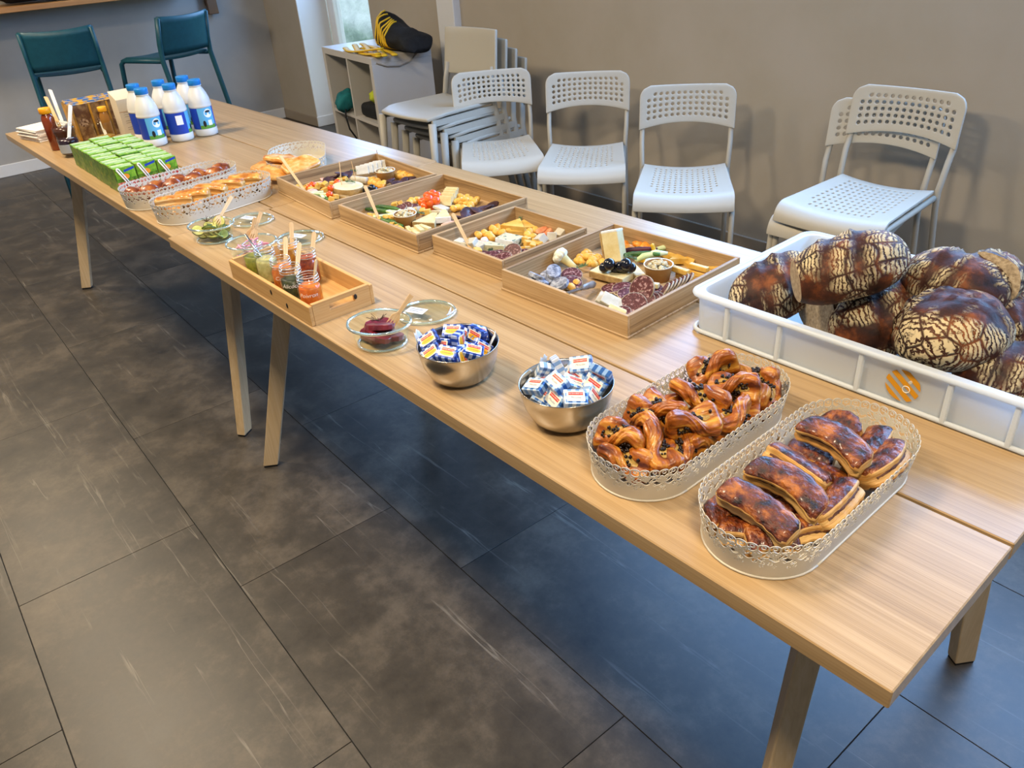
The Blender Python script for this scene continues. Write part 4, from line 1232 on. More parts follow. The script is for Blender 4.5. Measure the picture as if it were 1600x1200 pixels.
lo_list = [  # pixel, height of centre above the table, axis (world degrees), pitch, roll, size, cut, label
    ((1322, 424), 0.158, 52, -14, -8, (0.200, 0.130, 0.125), -0.82, 'big dark loaf lying on top of the others, left in the crate'),
    ((1214, 452), 0.068, 66, -18, 10, (0.185, 0.130, 0.115), None, 'floured loaf leaning in the left end of the bread crate'),
    ((1300, 486), 0.056, 66, 0, 0, (0.19, 0.125, 0.105), -0.35, 'loaf with a grey cut face under the top loaf'),
    ((1378, 498), 0.066, 76, -10, 15, (0.195, 0.135, 0.125), None, 'dark loaf in the middle of the crate, end towards the front'),
    ((1488, 522), 0.090, 104, 6, -10, (0.185, 0.165, 0.14), None, 'largest front loaf at the right of the crate, with floured flanks'),
    ((1492, 446), 0.128, 12, 6, 8, (0.165, 0.125, 0.11), None, 'loaf lying high at the back right, seen from its side'),
    ((1545, 440), 0.135, 100, 10, 0, (0.13, 0.10, 0.10), -0.3, 'half loaf with its dark end up at the back right'),
    ((1590, 500), 0.075, 75, 0, 5, (0.18, 0.12, 0.10), None, 'dark loaf cut off by the right edge of the photo'),
    ((1590, 585), 0.052, 40, 0, 0, (0.18, 0.125, 0.10), None, 'loaf in the front right corner of the crate'),
    ((1424, 455), 0.050, 20, 0, 0, (0.15, 0.11, 0.09), None, 'loaf mostly hidden at the back middle of the crate'),
]
for i, (uv, h, yaw, pit, rol, sz, cut, lab) in enumerate(lo_list):
    me, cr = loaf(i + 11, *sz, cut=cut)
    t = thing('bread_loaf', lab, 'bread', group='dark loaves in the crate')
    p = at(uv[0], uv[1], TZ + h)
    t.location = p; t.rotation_euler = (math.radians(rol), math.radians(pit), math.radians(yaw))
    inst('crust', me, t)
    if cr: inst('crumb_face', cr, t)

# ------------------------------------------------------------------ steel bowls with wrapped butter
m_steel = mat('brushed_steel', '#b9b4ab', 0.22, metal=1.0, bump=0.04, bscale=60, stretch=(1, 1, 12))
def steel_bowl(label, x, y, r):
    t = thing('steel_bowl', label, 'bowl', (x, y, TZ), 0, 'steel bowls')
    pr = [(0.034, 0.0), (0.046, 0.004), (0.058, 0.016), (0.067, 0.034), (0.0715, 0.054), (0.073, 0.068), (0.0742, 0.0695), (0.0735, 0.0705), (0.0718, 0.068), (0.0702, 0.054), (0.0655, 0.035), (0.0565, 0.018), (0.044, 0.0062), (0.03, 0.003)]
    k = r / 0.073
    MB().lathe([(a * k, z) for a, z in pr], 56).build('bowl', m_steel, t, smooth=True)
    return t
steel_bowl('brushed steel bowl of dark blue butter pats, next to a glass lid', -0.818, 0.088, 0.070)
steel_bowl('brushed steel bowl of pale gingham butter pats beside chocolate twists', -0.588, 0.122, 0.073)
def gingham(name, ca, cb, cc, f=520.0):
    m = bpy.data.materials.new(name); m.use_nodes = True
    nt = m.node_tree; b = nt.nodes['Principled BSDF']; N = nt.nodes.new; L = nt.links.new
    tc = N('ShaderNodeTexCoord'); sp_ = N('ShaderNodeSeparateXYZ'); L(tc.outputs['Object'], sp_.inputs[0])
    outs = []
    for ax in ('X', 'Y', 'Z'):
        q = N('ShaderNodeMath'); q.operation = 'MULTIPLY'; q.inputs[1].default_value = f; L(sp_.outputs[ax], q.inputs[0])
        s_ = N('ShaderNodeMath'); s_.operation = 'SINE'; L(q.outputs[0], s_.inputs[0])
        g = N('ShaderNodeMath'); g.operation = 'GREATER_THAN'; g.inputs[1].default_value = 0.0; L(s_.outputs[0], g.inputs[0])
        outs.append(g.outputs[0])
    a = N('ShaderNodeMath'); a.operation = 'ADD'; L(outs[0], a.inputs[0]); L(outs[1], a.inputs[1])
    r = N('ShaderNodeValToRGB'); r.color_ramp.interpolation = 'CONSTANT'; e = r.color_ramp.elements
    e[0].position = 0.0; e[0].color = C(ca); e[1].position = 0.75; e[1].color = C(cc); k = e.new(0.3); k.color = C(cb)
    d = N('ShaderNodeMath'); d.operation = 'MULTIPLY'; d.inputs[1].default_value = 0.5; L(a.outputs[0], d.inputs[0]); L(d.outputs[0], r.inputs['Fac'])
    L(r.outputs['Color'], b.inputs['Base Color'])
    b.inputs['Roughness'].default_value = 0.28; b.inputs['Metallic'].default_value = 0.25
    return m
m_ging = gingham('pale_gingham_foil', '#e8ecee', '#8fb0d6', '#2f5fa0')
m_gingd = gingham('dark_gingham_foil', '#b9c8e6', '#2c4fa6', '#0d2468')
m_cream = mat('cream_label_print', '#ece6d2', 0.45)
m_red = mat('red_label_print', '#d4392a', 0.45)
m_yel = mat('yellow_label_print', '#f2b52a', 0.45)
m_ltxt = mat('white_lettering', '#f4f1ea', 0.5)
m_btxt = mat('blue_lettering', '#31507e', 0.5)
m_ktxt = mat('black_lettering', '#1c1a18', 0.5)
pw_, pd_, phh = 0.018, 0.0135, 0.0065
pat_me = {k: MB().rbox(-pw_, pw_, -pd_, pd_, -phh, phh, 0.0018, 2).mesh('wrapper', m) for k, m in (('p', m_ging), ('d', m_gingd))}
def ell(rx, ry, n=24): return [(rx * math.cos(2 * PI * i / n), ry * math.sin(2 * PI * i / n)) for i in range(n)]
panel_me = MB().prism([(-0.0135, -0.009), (0.0135, -0.009), (0.0135, 0.009), (-0.0135, 0.009)], 0, 0.00025).mesh('label_panel', m_cream)
band_me = MB().prism([(-0.011, 0.0018), (0.011, 0.0018), (0.011, 0.0072), (-0.011, 0.0072)], 0.00025, 0.0005).mesh('red_banner', m_red)
oval_me = MB().prism([(x, y - 0.0026) for x, y in ell(0.0125, 0.0048)], 0.00025, 0.0005).mesh('yellow_oval', m_yel)
tx1 = text_mesh('PAYSAN BRETON', 0.0027, m_ltxt)
tx2 = text_mesh('Moul\u00e9e', 0.0052, m_btxt, shear=0.25)
tx3 = text_mesh('\u00e0 la baratte', 0.0036, m_ktxt, shear=0.15)
def butter(kind, p, rot, flip=False):
    t = thing('butter_pat', '', 'butter', group='butter pats in bowls')
    t.location = p; t.rotation_euler = rot
    inst('wrapper', pat_me[kind], t)
    l = inst('label_panel', panel_me, t, loc=(0, 0, phh))
    inst('red_banner', band_me, l)
    inst('lettering', tx1, l, loc=(0, 0.0045, 0.00055))
    if kind == 'd':
        inst('yellow_oval', oval_me, l); inst('lettering', tx3, l, loc=(0, -0.0026, 0.00055))
    else:
        inst('lettering', tx2, l, loc=(0, -0.0026, 0.0004))
    return t
D_ = math.radians
b2 = [((837, 604), .068, (18, -14, 10)), ((870, 598), .077, (24, 8, -8)), ((899, 623), .068, (22, 6, 52)), ((908, 570), .080, (38, -10, 38)), ((873, 573), .070, (-40, 60, 20)),
      ((898, 588), .062, (70, 20, 10)), ((929, 602), .064, (60, 20, 8)), ((940, 585), .076, (115, 10, 12)), ((856, 580), .066, (-70, 20, 60)), ((868, 626), .054, (50, 10, -10)), ((850, 622), .05, (30, 30, 30)), ((897, 600), .064, (15, 30, 60)),
      ((924, 620), .056, (40, 60, 60)), ((880, 610), .045, (0, 10, 40)), ((910, 600), .045, (10, 0, 10)), ((855, 600), .048, (5, 20, 70)), ((890, 575), .048, (10, 20, 0))]
b1 = [((670, 532), .070, (30, -28, 60)), ((708, 519), .072, (28, 0, 40)), ((700, 553), .068, (26, 4, 28)), ((674, 553), .058, (24, -30, 60)), ((717, 534), .074, (10, 88, 30)), ((745, 524), .070, (75, 10, 8)),
      ((739, 549), .062, (20, 20, 50)), ((719, 558), .058, (20, 80, 35)), ((755, 517), .066, (40, 30, 80)), ((752, 545), .056, (60, 40, 60)), ((690, 540), .054, (60, 0, 30)), ((728, 516), .058, (30, 20, 10)), ((700, 535), .046, (0, 10, 30)), ((725, 545), .046, (0, 0, 60)), ((680, 545), .046, (0, 10, 0)), ((740, 532), .048, (10, 0, 70))]
def confine(p, c, r0, r1):
    """keep a pat inside the bowl"""
    h = p.z - TZ
    lim = r0 + (r1 - r0) * min(1, h / 0.07) - 0.018
    d = Vector((p.x - c[0], p.y - c[1], 0))
    if d.length > lim: d *= lim / d.length
    return Vector((c[0] + d.x, c[1] + d.y, p.z))
pats2 = [butter('p', confine(at(u, v, TZ + h), (-0.588, 0.122), 0.045, 0.073), tuple(D_(q) for q in r)) for (u, v), h, r in b2]
pats1 = [butter('d', confine(at(u, v, TZ + h), (-0.818, 0.088), 0.042, 0.070), tuple(D_(q) for q in r)) for (u, v), h, r in b1]
order_labels(pats2, 'pale gingham butter pat', 'in bowl beside the twists')
order_labels(pats1, 'dark blue butter pat', 'in bowl by the glass lid')
m_paper = mat('white_tissue_paper', '#c6cbce', 0.7)
def paper(u0, v0, u1, v1, z0, z1, lab, c, w):
    a, b = at(u0, v0, z0), at(u1, v1, z1)
    d = (b - a); side = Vector((-(a.y - c[1]), (a.x - c[0]), 0)).normalized() * w
    mb = MB().grid(lambda u, v: a + d * v + side * (2 * u - 1) * (1 - 0.55 * v) + Vector((0, 0, 0.003 * math.sin(u * 9 + v * 4))), 8, 8)
    o = mb.build('tissue_paper', m_paper, smooth=True); smod(o, 'SOLIDIFY', 0.0005, 0)
    tag(o, lab, 'paper')
paper(842, 590, 850, 556, TZ + 0.05, TZ + 0.088, 'white tissue corner sticking up from the pale butter bowl', (-0.588, 0.122), 0.014)
paper(664, 548, 650, 517, TZ + 0.045, TZ + 0.080, 'white tissue corner at the left of the dark butter bowl', (-0.818, 0.088), 0.018)
paper(762, 548, 774, 520, TZ + 0.05, TZ + 0.074, 'white tissue at the right inside the dark butter bowl', (-0.818, 0.088), 0.016)
# ------------------------------------------------------------------ square wooden trays
TRAYS = {1: (-1.936, 0.560, 0.362, 0.352, -3.5), 2: (-1.547, 0.561, 0.368, 0.360, 0.0), 3: (-1.208, 0.542, 0.256, 0.268, 0.5), 4: (-0.876, 0.564, 0.348, 0.362, 1.5)}
TRAY_LAB = {1: 'square wooden tray of cheese and olives, farthest along the table', 2: 'square wooden tray with cherry tomatoes and a paper cup',
            3: 'smallest square wooden tray, with blue cheese and white cubes', 4: 'square wooden tray with black grapes beside the bread crate'}
for k, (x, y, sx, sy, yaw) in TRAYS.items():
    t = thing('wooden_tray', TRAY_LAB[k], 'tray', (x, y, TZ), math.radians(yaw), 'square wooden trays')
    hx, hy, w, h = sx / 2, sy / 2, 0.0075, 0.047
    MB().rbox(-hx - 0.0025, hx + 0.0025, -hy - 0.0025, hy + 0.0025, 0.0, 0.005, 0.001, 1).build('bottom_board', m_tray, t)
    for s in (-1, 1):
        MB().rbox(-hx, hx, s * hy - (w if s > 0 else 0), s * hy + (0 if s > 0 else w), 0.005, h, 0.0008, 1).build('long_side', m_tray, t)
        MB().rbox(s * hx - (w if s > 0 else 0), s * hx + (0 if s > 0 else w), -hy + w, hy - w, 0.005, h, 0.0008, 1).build('cross_side', m_tray_y, t)
TF_ = TZ + 0.005
TAIL = {1: 'in the farthest wooden tray', 2: 'in wooden tray with cherry tomatoes', 3: 'in the smallest wooden tray', 4: 'in wooden tray beside bread crate'}
def keep(p, k, m=0.020):
    """stay inside the tray walls"""
    x, y, sx, sy, yaw = TRAYS[k]
    q = rotz(-math.radians(yaw)) @ Vector((p.x - x, p.y - y, 0))
    q.x = min(max(q.x, -sx / 2 + m), sx / 2 - m); q.y = min(max(q.y, -sy / 2 + m), sy / 2 - m)
    q = rotz(math.radians(yaw)) @ q
    return Vector((x + q.x, y + q.y, p.z))
# food materials
m_cheddar = mat('yellow_cheese', '#cf9c38', 0.45, c2='#dfba66', scale=40, sss=0.1)
m_pale = mat('pale_cheese', '#ccba84', 0.45, c2='#dacfa4', scale=40, sss=0.1)
m_white_ch = mat('white_cheese', '#bdb6a2', 0.5, c2='#cbc5b4', scale=60, bump=0.2, bscale=150, sss=0.1)
m_rind = mat('brown_cheese_rind', '#8a6a40', 0.75, c2='#b1945e', scale=60, bump=0.5, bscale=120)
m_greyrind = mat('white_mould_rind', '#cfd3d6', 0.8, c2='#e8eaec', scale=50, bump=0.4, bscale=140)
m_blue = mat('blue_cheese', '#c3bd9c', 0.55, c2='#3d5a52', scale=75, detail=5, lo=0.52, hi=0.62, bump=0.4, bscale=100)
m_apricot = mat('dried_apricot', '#d9791a', 0.4, c2='#f0a93c', scale=50, bump=0.3, bscale=120, sss=0.15)
m_nut = mat('golden_nut', '#d99a2e', 0.45, c2='#efc668', scale=60, bump=0.3, bscale=160)
m_grape = mat('black_grape_skin', '#07080d', 0.18, c2='#141723', scale=20, coat=0.4)
m_tomato = mat('cherry_tomato_skin', '#e0430a', 0.15, c2='#ef6a12', scale=20, coat=0.6, sss=0.1)
m_salami = mat('salami_slice_meat', '#4a1f22', 0.45, c2='#b09090', c3='#5c2a2c', scale=190, detail=2, lo=0.42, hi=0.68, rand=True)
m_salami_rind = mat('salami_rind', '#c9bba4', 0.7, c2='#8e7c68', scale=60)
m_greysaus = mat('mould_dusted_sausage', '#565a68', 0.6, c2='#b3b8c4', c3='#858a9a', scale=130, bump=0.4, bscale=160, rand=True)
m_darkmeat = mat('dark_dried_meat', '#2d1a20', 0.45, c2='#543840', scale=50, bump=0.4, bscale=100, rand=True)
m_flor = mat('cauliflower_head', '#ece8d6', 0.7, c2='#dfe6cf', scale=90, bump=1.0, bscale=180, bdist=0.003)
m_florst = mat('cauliflower_stem', '#dccf92', 0.6)
m_cup = mat('kraft_paper_cup', '#a5783f', 0.7)
m_cupw = mat('cup_rim_white', '#dcd5c4', 0.7)
m_crumbs = mat('cheese_crumble', '#d9cfae', 0.7, c2='#a89a76', scale=80, bump=0.5, bscale=150)
m_green = mat('green_vegetable_skin', '#274c2a', 0.4, c2='#4f7a34', scale=40)
m_ltgreen = mat('cut_zucchini', '#bcd08c', 0.45, c2='#dfe8bf', scale=40, lo=0.3, hi=0.6)
m_teal_s = mat('pale_mint_slice', '#a9d2c4', 0.5, c2='#cfe6dc', scale=40)
m_purple = mat('purple_carrot', '#3a1222', 0.45, c2='#5e2236', scale=40)
m_yelv = mat('yellow_vegetable', '#d9a82a', 0.4)
m_peach = mat('smoked_salmon', '#d5784a', 0.4, c2='#e9a67c', scale=40)
m_pinkham = mat('pink_ham', '#d99a86', 0.45, c2='#e8bda8', scale=50)
m_herb = mat('rosemary_green', '#3d5a38', 0.6, c2='#7d9a70', scale=60)
m_stick = mat('birch_stick', '#cfa56c', 0.6, c2='#dcb884', scale=8, stretch=(3, 40, 40))
m_blade = mat('knife_steel', '#a9b0b6', 0.25, metal=1.0)
m_horn = mat('dark_horn_handle', '#4a4038', 0.3, c2='#8a8078', scale=40)

def cube_me(name, m, a, b, c, bev=0.0015): return MB().rbox(-a / 2, a / 2, -b / 2, b / 2, -c / 2, c / 2, bev, 2).mesh(name, m)
def disc_mb(r, h, n=28, rim=0.0008): return MB().lathe([(r - rim, -h / 2), (r, -h / 2 + rim), (r, h / 2 - rim), (r - rim, h / 2)], n)
MEZ = {
    'cube': [cube_me('cheese_cube', m_cheddar, .017, .016, .014), cube_me('cheese_cube', m_cheddar, .02, .014, .013)],
    'pcube': [cube_me('cheese_cube', m_pale, .018, .016, .014)],
    'wcube': [cube_me('cheese_cube', m_white_ch, .022, .020, .018)],
    'apricot': [MB().blob(.0125, .0105, .007, 14, 9, .3, 1.8, s).mesh('apricot', m_apricot, smooth=True) for s in range(3)],
    'nut': [MB().blob(.010, .008, .007, 12, 8, .2, 1.8, s).mesh('nut', m_nut, smooth=True) for s in range(3)],
    'grape': [MB().blob(.0115, .011, .011, 18, 12).mesh('grape', m_grape, smooth=True)],
    'tomato': [MB().blob(.0125, .0125, .012, 18, 12, .03, 1.2, 1).mesh('tomato', m_tomato, smooth=True)],
    'stick': [cube_me('cheese_stick', m_cheddar, .045, .012, .011)],
    'pstick': [cube_me('cheese_stick', m_pale, .045, .012, .011)],
    'peach': [MB().blob(.020, .013, .006, 16, 9, .35, 2, 4).mesh('salmon', m_peach, smooth=True)],
    'ham': [MB().blob(.020, .014, .004, 16, 9, .35, 2, 6).mesh('ham', m_pinkham, smooth=True)],
    'dark': [MB().blob(.026, .015, .0035, 18, 9, .3, 2, s).mesh('dried_meat', m_darkmeat, smooth=True) for s in (1, 2, 3)],
    'tri': [MB().prism([(-.022, -.014), (.022, -.011), (.0, .016)], -.005, .005).mesh('cheese_triangle', m_cheddar)],
    'slabw': [cube_me('cheese_slice', m_white_ch, .036, .028, .007)],
    'slaby': [cube_me('cheese_slice', m_pale, .036, .026, .007)],
    'purple': [MB().tube([(-.045, 0, 0), (-.02, .001, .001), (.02, 0, .001), (.045, -.002, 0)], [.003, .006, .006, .004], 10).mesh('carrot_stick', m_purple, smooth=True)],
    'greenstick': [MB().tube([(-.042, 0, 0), (-.02, .001, .002), (.02, 0, .002), (.042, -.002, 0)], [.004, .006, .006, .004], 10).mesh('zucchini_stick', m_green, smooth=True)],
    'ltstick': [cube_me('zucchini_stick', m_ltgreen, .05, .009, .006)],
    'mint': [MB().blob(.030, .014, .005, 18, 9, .1, 2, 4).mesh('mint_slice', m_teal_s, smooth=True)],
    'gherkin': [MB().tube([(-.03, -.004, 0), (-.015, .004, .003), (.01, .006, .004), (.03, .0, .002)], [.003, .006, .0065, .003], 10).mesh('gherkin', m_ltgreen, smooth=True)],
    'yelv': [cube_me('pepper_piece', m_yelv, .022, .012, .008, .003)],
}
PART = {'salami': 0}
FOOD = {}
NAMES = {'cube': ('cheese_cube', 'yellow cheese cube', 'cheese'), 'pcube': ('cheese_cube', 'pale cheese cube', 'cheese'), 'wcube': ('cheese_cube', 'white cheese cube', 'cheese'),
         'apricot': ('dried_apricot', 'orange dried apricot', 'apricot'), 'nut': ('golden_nut', 'small golden nut', 'nut'), 'grape': ('black_grape', 'round black grape', 'grape'),
         'tomato': ('cherry_tomato', 'glossy cherry tomato', 'tomato'), 'stick': ('cheese_stick', 'yellow cheese stick', 'cheese'), 'pstick': ('cheese_stick', 'pale cheese stick', 'cheese'),
         'peach': ('salmon_piece', 'orange salmon piece', 'salmon'), 'ham': ('ham_piece', 'pink ham piece', 'ham'), 'dark': ('dried_meat_slice', 'dark dried meat slice', 'meat'),
         'tri': ('cheese_triangle', 'yellow cheese triangle', 'cheese'), 'slabw': ('cheese_slice', 'white cheese slice', 'cheese'), 'slaby': ('cheese_slice', 'pale cheese slice', 'cheese'),
         'purple': ('carrot_stick', 'dark purple carrot stick', 'carrot'), 'greenstick': ('zucchini_stick', 'dark green zucchini stick', 'zucchini'), 'ltstick': ('zucchini_stick', 'light green zucchini stick', 'zucchini'),
         'mint': ('melon_slice', 'pale mint-coloured slice', 'fruit'), 'gherkin': ('gherkin', 'curved green gherkin', 'gherkin'), 'yelv': ('pepper_piece', 'yellow pepper piece', 'pepper'),
         'salami': ('salami_slice', 'dark salami slice', 'salami'), 'greysaus': ('sausage_slice', 'grey mould-dusted sausage slice', 'sausage')}
sal_me = [(disc_mb(.0225, .0035).mesh('meat', m_salami, angle=40), MB().lathe([(.0224, -.0019), (.0234, -.0016), (.0234, .0016), (.0224, .0019)], 28, cap0=False, cap1=False).mesh('rind', m_salami_rind, smooth=True))]
gs_me = [MB().lathe([(.0145, -.005), (.0175, -.0042), (.0182, 0), (.0175, .0042), (.0145, .005)], 24, sx=1.15, sy=.9 + .05 * s).mesh('sausage_slice', m_greysaus, angle=50) for s in range(3)]
def food(k, kind, u, v, h=0.010, rot=(0, 0, 0), s=1.0, m=0.014):
    p = keep(at(u, v, TF_ + h), k, m)
    rot = tuple(math.radians(q) for q in rot)
    nm, lab, cat = NAMES[kind]
    i = len(FOOD.setdefault((k, kind), []))
    if kind == 'salami':
        o = thing(nm, '', cat); a, b = sal_me[0]
        inst('meat', a, o); inst('rind', b, o)
        o.location = p; o.rotation_euler = rot; o.scale = (s, s, 1)
    else:
        me = gs_me[i % 3] if kind == 'greysaus' else MEZ[kind][i % len(MEZ[kind])]
        o = inst(nm, me, loc=p, rot=rot)
        if s != 1.0: o.scale = (s, s, s)
    tag(o, '', cat, lab + 's ' + TAIL[k])
    FOOD[(k, kind)].append(o)
    return o
def foods(k, kind, pts, h=0.010, jig=20, **kw):
    for i, q in enumerate(pts):
        r = random.Random(hash((k, kind, i)) % 9999 if False else k * 1000 + len(kind) * 100 + i)
        hh = q[2] if len(q) > 2 else h
        food(k, kind, q[0], q[1], hh, (r.uniform(-jig, jig), r.uniform(-jig, jig), r.uniform(0, 360)), **kw)
def cup(k, u, v, lab):
    p = keep(at(u, v, TF_), k, 0.036)
    t = thing('paper_cup', lab, 'cup', p, 0, 'kraft cups of crumbled cheese')
    MB().lathe([(.024, 0), (.0295, .030), (.031, .0335), (.0302, .0345), (.0282, .030), (.023, .004)], 36).build('cup_wall', m_cup, t, smooth=True)
    MB().lathe([(.0295, .0325), (.0315, .0335), (.0312, .0355), (.0290, .0345)], 36, cap0=False, cap1=False).build('rim', m_cupw, t, smooth=True)
    mb = MB(); r = random.Random(k)
    for i in range(46):
        a, q = r.random() * 6.28, .024 * math.sqrt(r.random())
        s = r.uniform(.0028, .0052)
        mb.blob(s, s * .9, s * .8, 7, 5, .25, 2, i, M=T(q * math.cos(a), q * math.sin(a), .029 + .009 * (1 - (q / .025) ** 2) + r.uniform(-.002, .002)))
    mb.lathe([(.0275, .026), (.0001, .030)], 24, cap0=False)
    o = mb.build('crumbled_filling', m_crumbs, t, smooth=True); o['kind'] = 'stuff'
def herb(k, u, v, h, lab, L=.03):
    p = keep(at(u, v, TF_ + h), k, .02)
    t = thing('herb_sprig', lab, 'herb', p, random.random() * 6)
    MB().tube([(-L / 2, 0, 0), (0, .002, .003), (L / 2, 0, .001)], .0008, 6).build('stem', m_herb, t)
    mb = MB(); r = random.Random(int(u))
    for i in range(34):
        q = r.uniform(-L / 2, L / 2); a = r.uniform(0, 6.28); l = r.uniform(.005, .009)
        d = Vector((r.uniform(.2, .6), math.cos(a), abs(math.sin(a)) * .8)).normalized() * l
        mb.tube([(q, 0, .002), Vector((q, 0, .002)) + d], [.0009, .0003], 5)
    mb.build('needles', m_herb, t)['kind'] = 'stuff'
def wedge(name, lab, p, rz, L, Wd, H, m, mr, rot=None):
    """cheese wedge with a rind on its broad end"""
    t = thing(name, lab, 'cheese', p, rz, rot=rot)
    MB().prism([(-L / 2, -Wd * .12), (L / 2, -Wd / 2), (L / 2, Wd / 2), (-L / 2, Wd * .12)], 0, H).build('paste', m, t)
    MB().rbox(L / 2, L / 2 + .003, -Wd / 2 - .0005, Wd / 2 + .0005, 0, H, .001, 1).build('rind', mr, t)
    return t
def slab(lab, p, rz, L, Wd, H, m, mr, rot=None):
    t = thing('cheese_slab', lab, 'cheese', p, rz, rot=rot)
    MB().rbox(-L / 2, L / 2, -Wd / 2, Wd / 2, 0, H, .0012, 2).build('paste', m, t)
    MB().rbox(-L / 2, L / 2, -Wd / 2 - .0025, -Wd / 2, 0, H, .0008, 1).build('rind', mr, t)
    return t
def face_cam(Mx, extra=0.0):
    """roll about the long axis that turns the flat side up towards the room's near side"""
    c = Mx.to_3x3().inverted() @ (CAM - Mx.translation)
    return math.atan2(-c.y, c.z) + extra
def wstick(lab, u0, v0, z0, u1, v1, z1, wd=.0048, cat='stick', name='wooden_stick', fork=False, mm=None, base=None):
    a, b = (Vector(base) if base else at(u0, v0, z0)), at(u1, v1, z1)
    d = b - a; L = d.length
    t = thing(name, lab, cat) if fork else None
    Mx = align(a, b)
    mb = MB(); n = 14
    poly = [(-L / 2, -wd * .8), (L / 2 - wd, -wd)] + [(L / 2 - wd + wd * math.cos(q), wd * math.sin(q)) for q in [-1.2, -.6, 0, .6, 1.2]] + [(L / 2 - wd, wd), (-L / 2, wd * .8)]
    if fork:
        MB().prism([(-L / 2 + .028, -wd * .7), (L / 2, -wd), (L / 2, wd), (-L / 2 + .028, wd * .7)], -.0009, .0009).build('handle', mm or m_stick, t)
        mb.prism([(-L / 2 + .030, -wd * .7), (-L / 2 + .030, wd * .7), (-L / 2 + .020, wd * 2.0), (-L / 2 + .002, wd * 1.9), (-L / 2 + .016, wd * 1.0), (-L / 2, wd * .55), (-L / 2 + .016, wd * .2), (-L / 2 + .016, -wd * .2), (-L / 2, -wd * .55), (-L / 2 + .016, -wd * 1.0), (-L / 2 + .002, -wd * 1.9), (-L / 2 + .020, -wd * 2.0)], -.0009, .0009).build('tines', mm or m_stick, t)
        t.matrix_world = Mx @ Matrix.Rotation(face_cam(Mx, 0.35), 4, 'X')
        return t
    mb.prism(poly, -.0009, .0009)
    o = mb.build(name, mm or m_stick); o.matrix_world = Mx @ Matrix.Rotation(face_cam(Mx, 0.4), 4, 'X')
    return tag(o, lab, cat)

# ---- tray 4 (beside the crate)
t4 = at(890, 412, TF_ + .012)
fl = thing('cauliflower_floret', 'pale cauliflower floret lying by the grey sausage slices', 'cauliflower', keep(t4, 4), 0.6, rot=(0, -0.9, 0.4))
mb = MB(); r_ = random.Random(4)
for i in range(16):
    a = r_.random() * 6.28; q = .014 * math.sqrt(r_.random())
    mb.blob(.009, .009, .0085, 10, 7, .2, 2, i, M=T(q * math.cos(a), q * math.sin(a), .026 + .008 * (1 - (q / .014) ** 2)))
mb.build('head', m_flor, fl, smooth=True)
MB().tube([(0, 0, -.022), (.001, 0, -.004), (0, 0, .016), (0, 0, .026)], [.008, .0075, .010, .014], 12).build('stem', m_florst, fl, smooth=True)
foods(4, 'greysaus', [(865, 425, .034), (874, 444, .024), (838, 432, .018), (846, 440, .010), (832, 438, .008), (856, 434, .012)], jig=35)
foods(4, 'salami', [(893, 430, .016), (893, 442, .010), (880, 436, .008)], jig=25)
foods(4, 'nut', [(907, 402), (913, 398), (919, 395), (925, 401), (931, 406), (916, 407), (922, 411, .016), (934, 402), (928, 412, .016), (940, 411), (910, 408), (918, 401, .02), (926, 406, .02), (903, 407), (900, 442), (893, 449)], h=.008, jig=40, s=1.15)
p = at(962, 409, TF_)
wg = thing('cheese_wedge', 'tall cheese wedge standing behind the black grapes', 'cheese', keep(p, 4), 0, rot=(math.radians(-14), math.radians(-16), math.radians(20)))
MB().rbox(-.020, .020, -.012, .020, 0, .068, .002, 2).build('paste', m_cheddar if False else m_pale, wg)
MB().rbox(-.0205, .0205, -.0125, .0205, .066, .072, .002, 2).build('top_rind', m_greyrind, wg)
MB().rbox(-.0245, -.0198, -.0122, .0202, .001, .068, .001, 1).build('side_rind', m_rind, wg)
gr = [(944, 418, .032), (952, 413, .042), (969, 417, .034), (978, 413, .042), (986, 418, .032), (962, 420, .026), (975, 420, .028)]
for q in gr: food(4, 'grape', q[0], q[1], q[2], (0, 0, 0), s=(1.18 if q[0] in (952, 978) else 1.0))
slab('broad cheese slab under the black grapes', keep(at(955, 434, TF_ + .006), 4), math.radians(8), .085, .040, .014, m_pale, m_rind)
slab('narrow cheese slab right of the black grapes', keep(at(992, 428, TF_ + .002), 4), math.radians(-28), .070, .022, .012, m_pale, m_rind)
cup(4, 1028, 436, 'kraft paper cup of crumbled cheese behind the salami slices')
foods(4, 'apricot', [(974, 384), (982, 388), (1002, 382), (990, 392), (1010, 386)], h=.010, s=1.3)
food(4, 'purple', 996, 391, .016, (0, -6, 34)); food(4, 'greenstick', 1002, 398, .018, (0, -6, 30)); food(4, 'greenstick', 1012, 392, .012, (0, 0, 26))
food(4, 'gherkin', 1018, 402, .016, (0, -8, 48), s=1.2); food(4, 'gherkin', 1034, 392, .014, (0, 0, 70)); food(4, 'yelv', 1021, 388, .028, (0, 70, 30)); food(4, 'yelv', 1003, 407, .008, (0, 0, 30))
food(4, 'mint', 1030, 410, .016, (10, 0, 20), s=1.1)
foods(4, 'tri', [(1062, 406, .010), (1074, 409, .006), (1052, 402, .006)], jig=8, s=1.2)
for q in [(1062, 422, .018, 0), (1092, 418, .020, 4), (1070, 431, .006, -5), (1092, 428, .006, 6), (1100, 424, .006, 2), (1112, 421, .006, 40)]: food(4, 'stick', q[0], q[1], q[2], (0, 0, q[3]))
for i, q in enumerate([(1036, 456), (1042, 453), (1048, 450), (1054, 448), (1060, 445), (1066, 442), (1073, 440)]): food(4, 'salami', q[0], q[1], .012, (55, 0, -55), s=.95)
